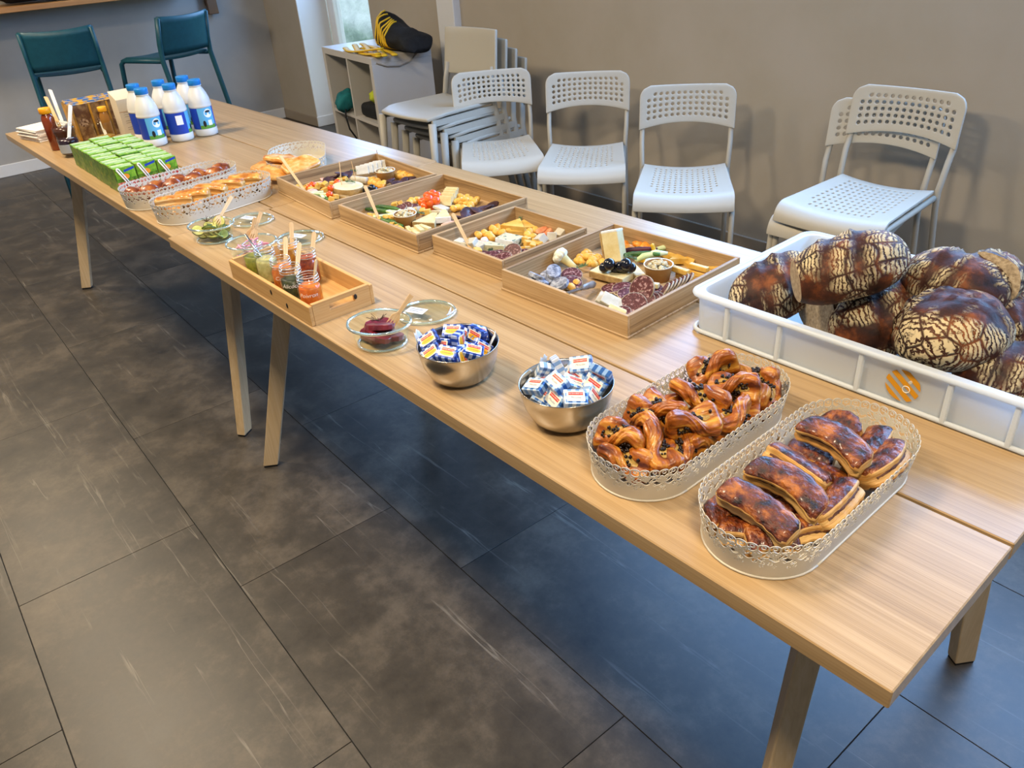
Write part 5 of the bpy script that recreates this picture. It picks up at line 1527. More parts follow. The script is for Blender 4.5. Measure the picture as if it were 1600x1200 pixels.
for q in [(990, 476, .014, (34, 10, 20), 1.15), (1003, 452, .026, (58, -12, 8), 1.25), (975, 452, .010, (8, 6, 0), 1.1), (958, 450, .008, (4, -6, 0), 1.1), (1006, 470, .012, (34, 8, 10), 1.0), (1014, 470, .010, (34, 8, 6), 1.0), (982, 460, .008, (6, 8, 0), 1.0), (1022, 470, .010, (30, 10, 0), .95), (970, 490, .010, (20, 0, 0), .9), (1020, 452, .008, (8, 0, 0), .9)]:
    food(4, 'salami', q[0], q[1], q[2], q[3], s=q[4])
food(4, 'pcube', 1025, 446, .018, (0, 0, 20), s=.7)
for q in [('slabw', 946, 470, .018, (20, 30, 30)), ('slabw', 953, 470, .022, (24, 30, 34)), ('slabw', 962, 474, .016, (24, 26, 30)), ('slaby', 962, 489, .016, (26, 20, 24)), ('slaby', 970, 491, .010, (22, 16, 20))]: food(4, q[0], q[1], q[2], q[3], q[4])
herb(4, 908, 418, .014, 'green rosemary sprig beside the cauliflower floret'); herb(4, 986, 404, .018, 'green rosemary sprig behind the black grapes')
kn = thing('cheese_knife', 'small cheese knife lying over the edge of the tray', 'knife')
a, b = at(886, 458, TZ + .049), at(929, 443, TZ + .018)
kn.matrix_world = align(a, b)
Lk = (b - a).length
MB().prism([(-Lk / 2, -.005), (-.005, -.006), (-.005, .006), (-Lk / 2 + .006, .005)], -.0008, .0008).build('blade', m_blade, kn)
MB().tube([(-.006, 0, 0), (.01, 0, 0), (Lk / 2 - .01, 0, 0), (Lk / 2, 0, 0)], [.004, .006, .008, .004], 12).build('handle', m_horn, kn, smooth=True)

# ---- tray 3 (smallest)
foods(3, 'wcube', [(719, 381, .014), (738, 381, .018), (748, 386, .010), (728, 385, .010), (845, 374, .016), (862, 370, .016), (876, 366, .010)], jig=25, s=1.15)
foods(3, 'nut', [(748, 367), (757, 365), (768, 371), (775, 362), (770, 358), (780, 358), (785, 363), (790, 354), (828, 363), (836, 360), (833, 370), (825, 367), (763, 367), (795, 360)], jig=40, s=1.25)
foods(3, 'apricot', [(783, 356), (773, 354)], jig=30)
for i, q in enumerate([(806, 352, .020), (810, 360, .008), (818, 354, .012)]): food(3, 'tri', q[0], q[1], q[2], (8, 0, 20 + 12 * i), s=1.5)
slab('block of blue-veined cheese in the smallest tray', keep(at(797, 382, TF_), 3), math.radians(12), .055, .040, .020, m_blue, m_greyrind)
wedge('cheese_wedge', 'wedge of blue-veined cheese in front of the blue block', keep(at(772, 391, TF_), 3), math.radians(200), .060, .034, .016, m_blue, m_greyrind)
foods(3, 'cube', [(825, 381), (833, 384), (822, 375), (838, 378), (821, 390), (842, 383), (746, 393), (730, 378)], jig=15, s=1.1)
foods(3, 'peach', [(846, 360, .012), (855, 363, .008)], jig=15)
for q in [(800, 394, .016, (38, 6, 10)), (766, 400, .010, (10, 0, 0)), (785, 404, .012, (20, 0, 0)), (815, 398, .010, (15, 0, 0)), (752, 398, .008, (0, 0, 0)), (775, 399, .008, (12, 0, 0))]: food(3, 'salami', q[0], q[1], q[2], q[3])
herb(3, 812, 345, .016, 'green herb sprig on the yellow triangles of the smallest tray')
gl_ = MB().blob(.011, .010, .011, 12, 9, .2, 2, 3).build('garlic_clove', mat('garlic_skin', '#dccdd0', .5), smooth=True, loc=keep(at(757, 377, TF_ + .014), 3)); tag(gl_, 'white garlic clove beside the blue cheese', 'garlic')
wstick('flat wooden stick leaning in the smallest tray', 736, 390, TF_ + .010, 707, 333, TZ + .092)

# ---- tray 2 (tomatoes)
for q in [(668, 306, .030), (676, 303, .034), (683, 306, .030), (666, 315, .022), (673, 317, .024), (681, 314, .028), (664, 322, .012), (675, 322, .012), (685, 315, .018), (670, 311, .034), (660, 316, .010)]: food(2, 'tomato', q[0], q[1], q[2])
for i, q in enumerate([(706, 300), (702, 305), (699, 309), (696, 314), (704, 302)]): food(2, 'slaby', q[0], q[1], .022, (62, 0, 28), s=1.05)
foods(2, 'slabw', [(690, 325, .014), (686, 330, .008)], jig=12, s=1.1)
foods(2, 'nut', [(712, 306), (718, 308), (724, 310), (730, 309), (735, 312), (714, 315), (721, 318), (728, 318), (735, 320), (741, 316), (716, 324), (724, 325, .014), (732, 326), (709, 326), (745, 312), (719, 313, .018), (727, 313, .018), (652, 312), (645, 314), (640, 318)], jig=40, s=1.3)
foods(2, 'dark', [(722, 340, .012), (730, 336, .014), (738, 332, .014), (746, 329, .016), (754, 326, .014), (762, 324, .014), (716, 345, .008), (740, 338, .008), (750, 333, .008), (768, 322, .008)], jig=22, s=1.15)
for q in [('greenstick', 592, 330, .010, (0, 0, 18)), ('greenstick', 606, 326, .012, (0, 0, 20)), ('greenstick', 600, 346, .010, (0, 0, 8)), ('greenstick', 612, 348, .010, (0, 0, 6))]: food(2, q[0], q[1], q[2], q[3], q[4], s=1.1)
foods(2, 'ltstick', [(598, 338, .016), (606, 336, .018), (612, 333, .018), (618, 331, .014), (625, 329, .014)], jig=6)
for q in [(625, 326, .016, (20, 0, 0)), (634, 324, .018, (30, 0, 20)), (643, 324, .012, (10, 0, 0))]: food(2, 'salami', q[0], q[1], q[2], q[3], s=.85)
cup(2, 635, 353, 'kraft paper cup of crumbled cheese in the tomato tray')
foods(2, 'cube', [(580, 337), (586, 340), (604, 341, .016), (612, 341, .016), (617, 320), (625, 318), (645, 330, .014), (660, 330, .014), (668, 331, .016), (611, 353), (618, 356), (626, 359), (592, 345)], jig=25)
foods(2, 'wcube', [(642, 329, .020), (652, 327, .014)], jig=20, s=.8)
wedge('cheese_wedge', 'broad pale cheese wedge right of the paper cup', keep(at(672, 350, TF_), 2), math.radians(-60), .075, .062, .018, m_pale, m_rind)
wedge('cheese_wedge', 'pale cheese wedge behind the broad one, pointing left', keep(at(694, 342, TF_ + .006), 2), math.radians(-40), .062, .040, .016, m_pale, m_greyrind)
for q in [(655, 358, .018, -14), (648, 362, .010, -10), (664, 356, .010, 0), (660, 367, .008, 10), (640, 360, .008, -20), (652, 366, .014, -8)]: food(2, 'pstick', q[0], q[1], q[2], (0, 0, q[3]))
foods(2, 'ham', [(712, 348, .010), (700, 352, .008)], jig=15)
herb(2, 656, 334, .018, 'dark green herb sprig right of the paper cup in tomato tray')
wstick('flat wooden stick leaning in the tomato tray', 593, 345, TF_ + .010, 570, 290, TZ + .098)

# ---- tray 1 (farthest)
cw = thing('cheese_wedge', 'half round of cheese with herbs and an orange rind', 'cheese', keep(at(545, 300, TF_), 1, .04), math.radians(5))
MB().prism([(.055 * math.cos(a * PI / 16), .042 * math.sin(a * PI / 16)) for a in range(-16, 17, 2)], 0, .020).build('paste', m_pale, cw)
MB().lathe([(.0555, .0), (.0562, .001), (.0562, .0185), (.0555, .0195)], 40, sy=.76, cap0=False, cap1=False).build('rind', m_rind, cw, smooth=True)
foods(1, 'cube', [(466, 293), (475, 295), (480, 291), (500, 289, .014), (508, 288, .014), (507, 297, .012), (495, 292), (486, 296), (530, 283, .014), (538, 280, .014), (520, 287), (525, 307), (518, 311)], jig=25)
foods(1, 'tomato', [(488, 289, .016), (483, 293, .012), (515, 304, .014), (527, 285, .016), (517, 294, .018)], jig=0, s=.85)
foods(1, 'ltstick', [(492, 301, .014), (498, 303, .016), (503, 306, .014), (508, 308, .010)], jig=8)
foods(1, 'greenstick', [(490, 306, .008), (500, 310, .008)], jig=4)
foods(1, 'dark', [(513, 281, .012), (520, 278, .014), (528, 274, .022), (535, 272, .026), (541, 274, .020), (605, 284, .014), (613, 285, .014), (621, 287, .014), (630, 284, .012), (638, 281, .012), (646, 279, .010)], jig=25)
foods(1, 'ham', [(497, 287, .012), (488, 299, .010), (508, 282, .010)], jig=20)
for i, q in enumerate([(566, 266), (573, 264), (580, 262), (587, 260), (593, 258)]): food(1, 'slabw', q[0], q[1], .022, (50, 0, 60), s=1.1)
lg = thing('cheese_log', 'white cheese log lying in the farthest tray', 'cheese', keep(at(562, 281, TF_ + .012), 1), math.radians(20), rot=(0, PI / 2, math.radians(20)))
MB().lathe([(.009, -.03), (.0105, -.028), (.0105, .028), (.009, .03)], 20).build('log', m_white_ch, lg, smooth=True)
cup(1, 604, 283, 'kraft paper cup of crumbled cheese in the farthest tray')
foods(1, 'nut', [(583, 281), (590, 283), (586, 287), (593, 288), (598, 289), (580, 285), (576, 281), (624, 271), (630, 272), (636, 274), (642, 276), (627, 276, .014), (634, 278), (621, 275), (600, 286, .012)], jig=40, s=1.3)
foods(1, 'apricot', [(588, 284, .014), (595, 291, .010)], jig=20)
foods(1, 'grape', [(572, 297, .012), (578, 299, .012), (585, 297, .012), (581, 294, .020)], jig=0)
sb = MB().rbox(-.018, .018, -.008, .008, 0, .010, .002, 2).build('nut_bar', m_rind, loc=keep(at(537, 311, TF_), 1), rot=(0, 0, .3)); tag(sb, 'small brown nut bar at the front of farthest tray', 'snack')
herb(1, 548, 285, .024, 'rosemary sprig on the half round of cheese')
herb(1, 552, 268, .020, 'rosemary sprig behind the half round of cheese')
for i, (u0, v0, u1, v1, lab) in enumerate([(534, 290, 530, 252, 'thin wooden skewer standing left in the farthest tray'), (556, 283, 549, 252, 'thin wooden skewer standing middle in the farthest tray'), (594, 256, 588, 234, 'thin wooden skewer standing in the back corner of farthest tray')]):
    o = MB().tube([at(u0, v0, TF_ + .018), at(u1, v1, TZ + .085)], .0011, 6).build('skewer', m_stick); tag(o, lab, 'skewer')
wstick('flat wooden fork leaning over the front of the farthest tray', 476, 298, TF_ + .010, 437, 243, TZ + .105)
for (k, kind), obs in FOOD.items():
    order_labels(obs, NAMES[kind][1], TAIL[k])
# ------------------------------------------------------------------ little wooden crate of sauce jars
jt = thing('jar_crate', 'small pine crate with cut-out handles holding seven sauce jars', 'crate', (-1.395, 0.079, TZ), 0.0)
jx, jy, jh, jw = 0.192, 0.076, 0.044, 0.009
MB().rbox(-jx + jw, jx - jw, -jy + jw, jy - jw, 0.002, 0.008, 0.001, 1).build('bottom_board', m_crate_x, jt)
for s in (-1, 1):
    MB().rbox(-jx, jx, s * jy - (jw if s > 0 else 0), s * jy + (0 if s > 0 else jw), 0.0, jh, 0.0012, 1).build('long_side', m_crate_x, jt)
    # end board with a hand slot
    a0, a1 = (s * jx - jw, s * jx) if s > 0 else (s * jx, s * jx + jw)
    mb = MB()
    mb.box(a0, a1, -jy + jw, jy - jw, 0.0, 0.021); mb.box(a0, a1, -jy + jw, jy - jw, 0.035, jh + 0.002)
    mb.box(a0, a1, -jy + jw, -0.030, 0.021, 0.035); mb.box(a0, a1, 0.030, jy - jw, 0.021, 0.035)
    mb.build('end_board', m_crate_y, jt)
m_knot = mat('dark_nail_mark', '#1b130d', 0.6)
for (x, z) in ((0.02, 0.026), (0.09, 0.016)):
    MB().blob(.004, .0012, .006, 10, 6).build('knot', m_knot, jt, loc=(x, -jy - .0002, z))
MB().blob(.0012, .004, .006, 10, 6).build('knot', m_knot, jt, loc=(jx + .0002, 0.032, 0.030))
def glass_mat(name, tint, body=0.0):
    """thin clear glass: see-through with a Fresnel sheen"""
    m = bpy.data.materials.new(name); m.use_nodes = True
    nt = m.node_tree; N = nt.nodes.new; L = nt.links.new
    nt.nodes.remove(nt.nodes['Principled BSDF'])
    out = nt.nodes['Material Output']
    tr = N('ShaderNodeBsdfTransparent'); tr.inputs['Color'].default_value = tint
    gl = N('ShaderNodeBsdfGlossy'); gl.inputs['Roughness'].default_value = 0.03; gl.inputs['Color'].default_value = (1, 1, 1, 1)
    lw = N('ShaderNodeFresnel'); lw.inputs['IOR'].default_value = 1.5
    ge = N('ShaderNodeNewGeometry'); iv = N('ShaderNodeMath'); iv.operation = 'SUBTRACT'; iv.inputs[0].default_value = 1.0; L(ge.outputs['Backfacing'], iv.inputs[1])
    fm = N('ShaderNodeMath'); fm.operation = 'MULTIPLY'; L(lw.outputs[0], fm.inputs[0]); L(iv.outputs[0], fm.inputs[1])
    fc = N('ShaderNodeMath'); fc.operation = 'MINIMUM'; fc.inputs[1].default_value = 0.6; L(fm.outputs[0], fc.inputs[0])
    mx = N('ShaderNodeMixShader'); L(fc.outputs[0], mx.inputs['Fac']); L(tr.outputs[0], mx.inputs[1]); L(gl.outputs[0], mx.inputs[2])
    L(mx.outputs[0], out.inputs['Surface'])
    return m
m_glass = glass_mat('clear_glass', (0.93, 0.955, 0.95, 1))
m_gglass = glass_mat('greenish_glass', (0.88, 0.95, 0.93, 1))
def sauce(name, c1, c2): return mat(name, c1, 0.35, c2=c2, scale=90, detail=4, bump=0.3, bscale=120, sss=0.1)
JR = 0.0255
jar_prof = [(0.020, 0.0), (JR - .001, 0.0015), (JR, 0.005), (JR, 0.052), (JR - .002, 0.058), (0.0215, 0.062), (0.0215, 0.064), (0.0228, 0.0645), (0.0228, 0.0665), (0.0215, 0.067), (0.0215, 0.070), (0.0228, 0.0705), (0.0228, 0.0725), (0.0215, 0.073), (0.0215, 0.077), (0.0222, 0.078), (0.0205, 0.0785), (0.0200, 0.0765)]
jar_me = MB().lathe(jar_prof, 40, cap1=False).mesh('glass_jar', m_glass, smooth=True)
jar_rim = MB()
for (r_r, z_r, w_r) in ((.0212, .0775, .0012), (.0224, .0715, .0008), (.0224, .0655, .0008)):
    jar_rim.tube([(r_r * math.cos(2 * PI * i / 36), r_r * math.sin(2 * PI * i / 36), z_r) for i in range(37)], w_r, 6)
jar_rim = jar_rim.mesh('rim', mat('jar_rim_glass', (0.92, 0.97, 0.95, 1), 0.02, trans=0.85, ior=1.4), smooth=True)
JARS = [(-1.530, 0.045, 'olive green sauce', '#66691f', '#8d8a36', .050, 'leftmost front jar', None), (-1.474, 0.048, 'pale green sauce', '#a8a262', '#c8c084', .056, 'second front jar', None),
        (-1.392, 0.046, 'orange sauce', '#b8551a', '#dc8430', .060, 'third front jar', 'Coco'), (-1.336, 0.040, 'dark green sauce', '#1c200e', '#46481a', .050, 'fourth front jar', 'Alicoco'), (-1.262, 0.042, 'bright orange sauce', '#cc5a10', '#e47c24', .052, 'nearest jar at the right', 'Poivron'),
        (-1.478, 0.108, 'amber sauce', '#9a560e', '#cc8a2a', .062, 'rear left jar', None), (-1.390, 0.106, 'red berry sauce', '#6a1a14', '#b4582e', .064, 'rear right jar', None)]
m_jartxt = mat('white_script_print', '#ece8e0', 0.6)
for i, (x, y, nm, c1, c2, lv, lab, txt) in enumerate(JARS):
    t = thing('sauce_jar', 'open glass jar of %s, %s in the pine crate' % (nm, lab), 'jar', (x, y, TZ + 0.008), 0.2 * i, 'sauce jars')
    inst('glass_jar', jar_me, t); inst('rim', jar_rim, t)
    ri = JR - .0026
    lv2 = min(lv, .056)
    pr = [(.016, .0042), (ri - .001, .0065), (ri, .010), (ri, min(lv2, .050))]
    if lv > .050: pr += [(ri - .002, .0555)]
    if lv > .058: pr += [(.0192, .061), (.0192, lv)]
    r_last = pr[-1][0]
    pr += [(r_last * .6, max(lv, pr[-1][1]) + .0015), (.0005, max(lv, pr[-1][1]) + .001)]
    MB().lathe(pr, 36, cap1=False).build('sauce', sauce('sauce_%d' % i, c1, c2), t, smooth=True)
    if txt:
        me = text_mesh(txt, .0125, m_jartxt, shear=.3)
        mb = MB()
        for q in me.polygons: pass
        fa = math.atan2(CAM.y - y, CAM.x - x) - 0.2 * i - 0.25
        vv = []
        for v in me.vertices:
            a = fa + v.co.x / JR
            vv.append(((JR + .0003) * math.cos(a), (JR + .0003) * math.sin(a), .041 + v.co.y))
        mb.add(vv, [tuple(q.vertices) for q in me.polygons]); mb.build('script_label', m_jartxt, t)
# sticks standing in the jars (bottom pixel, top pixel)
for (ji, u1, v1, zt, lab) in [(2, 446, 370, .112, 'birch stick standing in the third front sauce jar'), (3, 468, 379, .112, 'birch stick standing in the dark green sauce jar'), (4, 494, 405, .112, 'thin birch stick standing in the nearest orange jar'),
                              (5, 455, 347, .118, 'birch stick standing in the amber sauce jar'), (6, 491, 362, .112, 'birch stick standing in the red berry jar')]:
    x, y = JARS[ji][0], JARS[ji][1]
    b = at(u1, v1, TZ + zt)
    a = Vector((x + .004, y + .002, TZ + .040))
    d = b - a
    o = MB().prism([(-d.length / 2, -.0045), (d.length / 2 - .004, -.005), (d.length / 2, -.002), (d.length / 2, .002), (d.length / 2 - .004, .005), (-d.length / 2, .0045)], -.0009, .0009).build('wooden_stick', m_stick)
    Mx = align(a, b); o.matrix_world = Mx @ Matrix.Rotation(face_cam(Mx, .3 if ji != 4 else 1.1), 4, 'X')
    tag(o, lab, 'stick', 'birch sticks in the jars')
b = at(383, 366, TZ + .110); a = Vector((JARS[1][0] + .004, JARS[1][1], TZ + .045))
sp = thing('metal_spoon', 'slim metal spoon standing in the pale sauce jar', 'spoon'); sp.matrix_world = align(a, b)
L_ = (b - a).length
MB().tube([(-L_ / 2, 0, 0), (L_ / 2, 0, 0)], .0014, 8, rx=.0026).build('handle', m_blade, sp, smooth=True)
MB().blob(.012, .007, .003, 14, 8).build('spoon_bowl', m_blade, sp, smooth=True, loc=(-L_ / 2 + .006, 0, 0))

# ------------------------------------------------------------------ oval glass bowls and their lids
m_rimglass = mat('green_rim_glass', (0.80, 0.95, 0.91, 1), 0.02, trans=0.85, ior=1.4)
def glass_bowl(lab, x, y, yaw, rx, ry, h):
    t = thing('glass_bowl', lab, 'bowl', (x, y, TZ), yaw, 'oval glass bowls')
    k = ry / rx
    pr = [(rx * .62, 0.0), (rx * .74, .0015), (rx * .80, .006), (rx * .86, h * .5), (rx * .92, h * .80), (rx * .99, h * .86), (rx * 1.0, h * .93), (rx * .985, h), (rx * .945, h), (rx * .92, h * .94)]
    MB().lathe(pr, 56, sy=k, cap1=False).build('glass', m_gglass, t, smooth=True)
    MB().tube([(rx * .965 * math.cos(2 * PI * i / 48), rx * .965 * k * math.sin(2 * PI * i / 48), h * .93) for i in range(49)], .0028, 8).build('rim', m_rimglass, t, smooth=True)
    MB().tube([(rx * .74 * math.cos(2 * PI * i / 48), rx * .74 * k * math.sin(2 * PI * i / 48), .0032) for i in range(49)], .0026, 8).build('base_ring', m_rimglass, t, smooth=True)
    return t
def glass_lid(lab, x, y, yaw, rx, ry, px_lab, txt=''):
    t = thing('lidded_glass_cover', lab, 'lid', (x, y, TZ), yaw, 'glass lids with paper labels')
    pr = [(rx * .98, .0005), (rx, .002), (rx, .0045), (rx * .985, .006), (rx * .93, .0062), (rx * .90, .009), (rx * .86, .0125), (rx * .82, .0135), (rx * .5, .0145), (rx * .02, .0148)]
    inner = [(rx * .02, .0118), (rx * .5, .0115), (rx * .80, .0105), (rx * .88, .006), (rx * .92, .0032), (rx * .95, .0008)]
    MB().lathe(pr, 56, sy=ry / rx, cap0=False, cap1=False).build('glass', m_gglass, t, smooth=True)
    MB().tube([(rx * .975 * math.cos(2 * PI * i / 48), ry * .975 * math.sin(2 * PI * i / 48), .0048) for i in range(49)], .0026, 8).build('rim', m_rimglass, t, smooth=True)
    dx, dy, rz = px_lab
    l = MB().box(-.021, .021, -.012, .012, 0, .0004).build('paper_label', m_paper, t, loc=(dx, dy, .0152), rot=(0, 0, rz))
    sc_ = MB()
    for j in range(2):
        sc_.tube([(-.015 + .0006 * i, .004 - .007 * j + .0012 * math.sin(i * 1.3 + j), .0006) for i in range(50 - 12 * j)], .0003, 4)
    sc_.build('handwriting', m_btxt, l)
    return t
glass_bowl('oval glass bowl of pickled beets with a wooden fork', -1.036, 0.064, 0.6, .064, .055, .048)
glass_lid('glass lid with a paper label beside the beet bowl', -1.074, 0.196, 0.75, .062, .054, (-.016, -.014, -.35), 'betteraves')
glass_bowl('oval glass bowl of pickled zucchini with a wooden fork', -1.878, 0.082, 0.6, .063, .054, .046)
glass_lid('glass lid with a paper label beside the pickled zucchini', -1.936, 0.215, 0.7, .062, .054, (-.002, -.012, -.3), 'courgettes')
glass_bowl('oval glass bowl of pink pickled onions behind the jar crate', -1.662, 0.095, 0.7, .064, .055, .046)
glass_lid('glass lid with a paper label behind the sauce jars', -1.690, 0.236, 0.7, .062, .054, (.000, -.012, -.3), 'oignons')
m_beet = mat('beet_slice', '#4a0f1c', 0.3, c2='#7a2230', scale=50, coat=.2)
m_zuc = mat('pickled_zucchini', '#a9a648', 0.35, c2='#d2cc7a', scale=40, coat=.2)
m_zucs = mat('zucchini_skin', '#4c5a18', 0.35)
m_onion = mat('pink_pickled_onion', '#c0708a', 0.35, c2='#e0aab4', scale=40, coat=.2)
m_dry = mat('dry_herb', '#4a3020', 0.7)
bt = []
for i, (dx, dy, z, rx_, ry_, rz_) in enumerate([(-.015, -.008, .014, 10, 6, 20), (.018, .006, .016, -8, 10, 80), (-.004, .012, .026, 14, -8, 140), (.012, -.014, .027, -14, 12, 10), (-.020, .010, .020, 10, 20, 60), (.002, .000, .036, 16, 10, 200)]):
    o = MB().prism([(.024 * math.cos(a * PI / 8), .017 * math.sin(a * PI / 8)) for a in range(-3, 11)], -.004, .004).build('beet_slice', m_beet, loc=(-1.036 + dx, .064 + dy, TZ + z), rot=(D_(rx_), D_(ry_), D_(rz_)))
    o.scale = (1.25, 1.25, 1.3)
    smod(o, 'BEVEL', .001); tag(o, '', 'beet', 'pickled beets'); bt.append(o)
order_labels(bt, 'dark red beet slice', 'in the glass bowl')
zs = []
for i in range(22):
    r = random.Random(i + 50); a = r.random() * 6.28; q = (.026 + .014 * i / 22) * math.sqrt(r.random())
    t = thing('zucchini_slice', '', 'zucchini', (-1.878 + q * math.cos(a), .082 + q * math.sin(a), TZ + .010 + .0014 * i), 0, 'pickled zucchini', rot=(r.uniform(-.8, .8), r.uniform(-.8, .8), r.random() * 6))
    MB().lathe([(.014, -.0025), (.0148, -.002), (.0148, .002), (.014, .0025)], 20).build('flesh', m_zuc, t)
    MB().lathe([(.0148, -.0023), (.0155, -.002), (.0155, .002), (.0148, .0023)], 20, cap0=False, cap1=False).build('skin', m_zucs, t, smooth=True)
    zs.append(t)
order_labels(zs, 'pickled zucchini slice', 'in the glass bowl')
on = []
on_me = MB().tube([(.016 * math.cos(a * .28), .012 * math.sin(a * .28), 0) for a in range(18)], .0026, 6).mesh('onion_ring', m_onion, smooth=True)
for i in range(28):
    r = random.Random(i + 90); a = r.random() * 6.28; q = (.024 + .012 * i / 28) * math.sqrt(r.random())
    o = inst('onion_ring', on_me, loc=(-1.662 + q * math.cos(a), .095 + q * math.sin(a), TZ + .010 + .0010 * i), rot=(r.uniform(-.6, .6), r.uniform(-.6, .6), r.random() * 6))
    tag(o, '', 'onion', 'pink pickled onions'); on.append(o)
order_labels(on, 'pink onion ring', 'in the glass bowl')
def drysprig(x, y, z, lab):
    t = thing('dried_herb', lab, 'herb', (x, y, z)); r = random.Random(int(abs(x) * 1000)); mb = MB()
    for i in range(14):
        a = r.random() * 6.28; l = r.uniform(.012, .024)
        mb.tube([(0, 0, 0), (l * .5 * math.cos(a), l * .5 * math.sin(a), l * .35), (l * math.cos(a), l * math.sin(a), l * .55 * r.random() + .006)], .0006, 5)
    mb.build('twigs', m_dry, t)['kind'] = 'stuff'
drysprig(-1.045, .068, TZ + .042, 'dried herb sprig on top of the beet slices')
drysprig(-1.895, .080, TZ + .046, 'dried herb sprig on the pickled zucchini')
wstick('wooden fork resting in the beet bowl', 609, 509, TZ + .034, 643, 461, TZ + .082, cat='fork', name='wooden_fork', fork=True)
wstick('wooden fork resting in the pickled zucchini bowl', 338, 350, TZ + .038, 362, 307, TZ + .085, cat='fork', name='wooden_fork', fork=True)
wstick('left wooden fork in the pink onion bowl', 388, 375, TZ + .034, 399, 340, TZ + .085, cat='fork', name='wooden_fork', fork=True)
wstick('right wooden fork in the pink onion bowl', 394, 375, TZ + .034, 408, 331, TZ + .092, cat='fork', name='wooden_fork', fork=True)
# ------------------------------------------------------------------ milk bottles
m_milk = mat('white_milk_plastic', '#d2d2cd', 0.3, sss=0.1)
m_bluecap = mat('blue_cap_plastic', '#1479c4', 0.35)
m_lblue = mat('royal_blue_print', '#1c3fa8', 0.4)
m_lsky = mat('sky_blue_print', '#5fb0dc', 0.4)
m_lwhite = mat('white_print_2', '#eef2f5', 0.4)
m_lgrass = mat('green_print', '#5c9a3c', 0.4)
m_lcow = mat('black_print', '#15181c', 0.5)
MR = 0.044
mp_ = [(.036, 0), (.0425, .003), (MR, .010), (MR, .028), (.0425, .0295), (.0425, .1105), (MR, .112), (.0442, .117), (.043, .120), (.0433, .124), (.0405, .142), (.035, .160), (.027, .176), (.0225, .184), (.0225, .188), (.0238, .1885), (.0238, .1915), (.021, .192)]
milk_me = MB().lathe(mp_, 40).mesh('bottle_body', m_milk, smooth=True)
cap_prof = [(.0232, .1915), (.0246, .1925), (.0246, .2105), (.0236, .213), (.021, .2135)]
cap_me = MB().lathe(cap_prof, 40).mesh('cap', m_bluecap, smooth=True)
def band(a0, a1, z0, z1, r, n=20): return MB().grid(lambda u, v: (r * math.cos(a0 + (a1 - a0) * u), r * math.sin(a0 + (a1 - a0) * u), z0 + (z1 - z0) * v), n, 1)
lab_me = band(0, 2 * PI, .030, .110, .0429, 48).mesh('label', m_lblue, smooth=True)
sky_me = band(-.75, .75, .0305, .1095, .0432).mesh('sky_panel', m_lsky, smooth=True)
grass_me = band(-.75, .75, .0305, .044, .0434).mesh('grass_strip', m_lgrass, smooth=True)
def patch(r, a_c, z_c, ra, rz_, n=24):
    v = [(r * math.cos(a_c), r * math.sin(a_c), z_c)] + [(r * math.cos(a_c + ra / r * math.cos(2 * PI * i / n)), r * math.sin(a_c + ra / r * math.cos(2 * PI * i / n)), z_c + rz_ * math.sin(2 * PI * i / n)) for i in range(n)]
    return MB().add(v, [(0, 1 + i, 1 + (i + 1) % n) for i in range(n)])
rnd_me = patch(.0436, .18, .088, .0165, .0165).mesh('round_emblem', m_lwhite)
mk_me = patch(.0438, .18, .095, .011, .0045).mesh('emblem_mark', m_lcow)
cow_me = patch(.0437, -.32, .050, .006, .012).mesh('cow_mark', m_lcow)
box_me = band(.02, .40, .042, .062, .0437, 6).mesh('white_box', m_lwhite, smooth=True)
sq_me = band(PI - .9, PI - .30, .065, .100, .0433, 10).mesh('pale_box', m_lwhite, smooth=True)
milk = [(-3.135, .375, 'front row left'), (-3.125, .478, 'front row middle, turned to its blue side'), (-3.125, .578, 'front row right'), (-3.268, .388, 'back row left'), (-3.262, .485, 'back row middle'), (-3.258, .582, 'back row right')]
for i, (x, y, lab) in enumerate(milk):
    fa = math.atan2(CAM.y - y, CAM.x - x)
    turn = (0.35, 1.5, 0.35, 1.2, 0.4, 0.3)[i]
    t = thing('milk_bottle', 'white plastic milk bottle with blue cap, ' + lab, 'bottle', (x, y, TZ), fa + turn, 'milk bottles')
    inst('bottle_body', milk_me, t); inst('cap', cap_me, t)
    l = inst('label', lab_me, t)
    for nm, me in (('sky_panel', sky_me), ('grass_strip', grass_me), ('round_emblem', rnd_me), ('emblem_mark', mk_me), ('cow_mark', cow_me), ('white_box', box_me)): inst(nm, me, l)
    bx = inst('pale_box', sq_me, l)
    if i == 1: bx.rotation_euler = (0, 0, -(PI - .62) - 1.5 + .1)

# ------------------------------------------------------------------ juice boxes
m_jgreen = mat('green_juice_print', '#4c8416', 0.4, c2='#86b432', scale=60, rand=True)
m_jgreen_s = mat('green_juice_side', '#2f5a14', 0.4, c2='#a8742a', c3='#5f8424', scale=60, lo=.4, hi=.75, rand=True)
m_straw = mat('white_straw_wrap', '#eceeea', 0.4)
m_apple = mat('red_apple_print', '#a8242a', 0.4, c2='#d8a08a', scale=60, lo=.45, hi=.7)
m_orange = mat('orange_print_2', '#d98a2a', .4)
bw, bd, bh = .033, .0265, .078
jb = MB()
jb.rbox(-bd, bd, -bw, bw, 0, bh, .0012, 1)
juice_me = jb.mesh('carton', [m_jgreen_s, m_jgreen])
for pl in juice_me.polygons:
    if pl.normal.z > .5: pl.material_index = 1
top_me = MB().box(-.0025, .0025, -bw + .002, bw - .002, bh, bh + .0035).box(-bd + .004, -bd + .009, -bw + .004, bw * .4, bh, bh + .0008).box(.010, .015, -bw * .2, bw - .004, bh, bh + .0008).mesh('top_fold', mat('pale_green_fold', '#c3d3a4', .5))
band_f = MB().box(bd, bd + .0004, -bw + .002, bw - .002, bh * .55, bh - .002).mesh('green_front', m_jgreen)
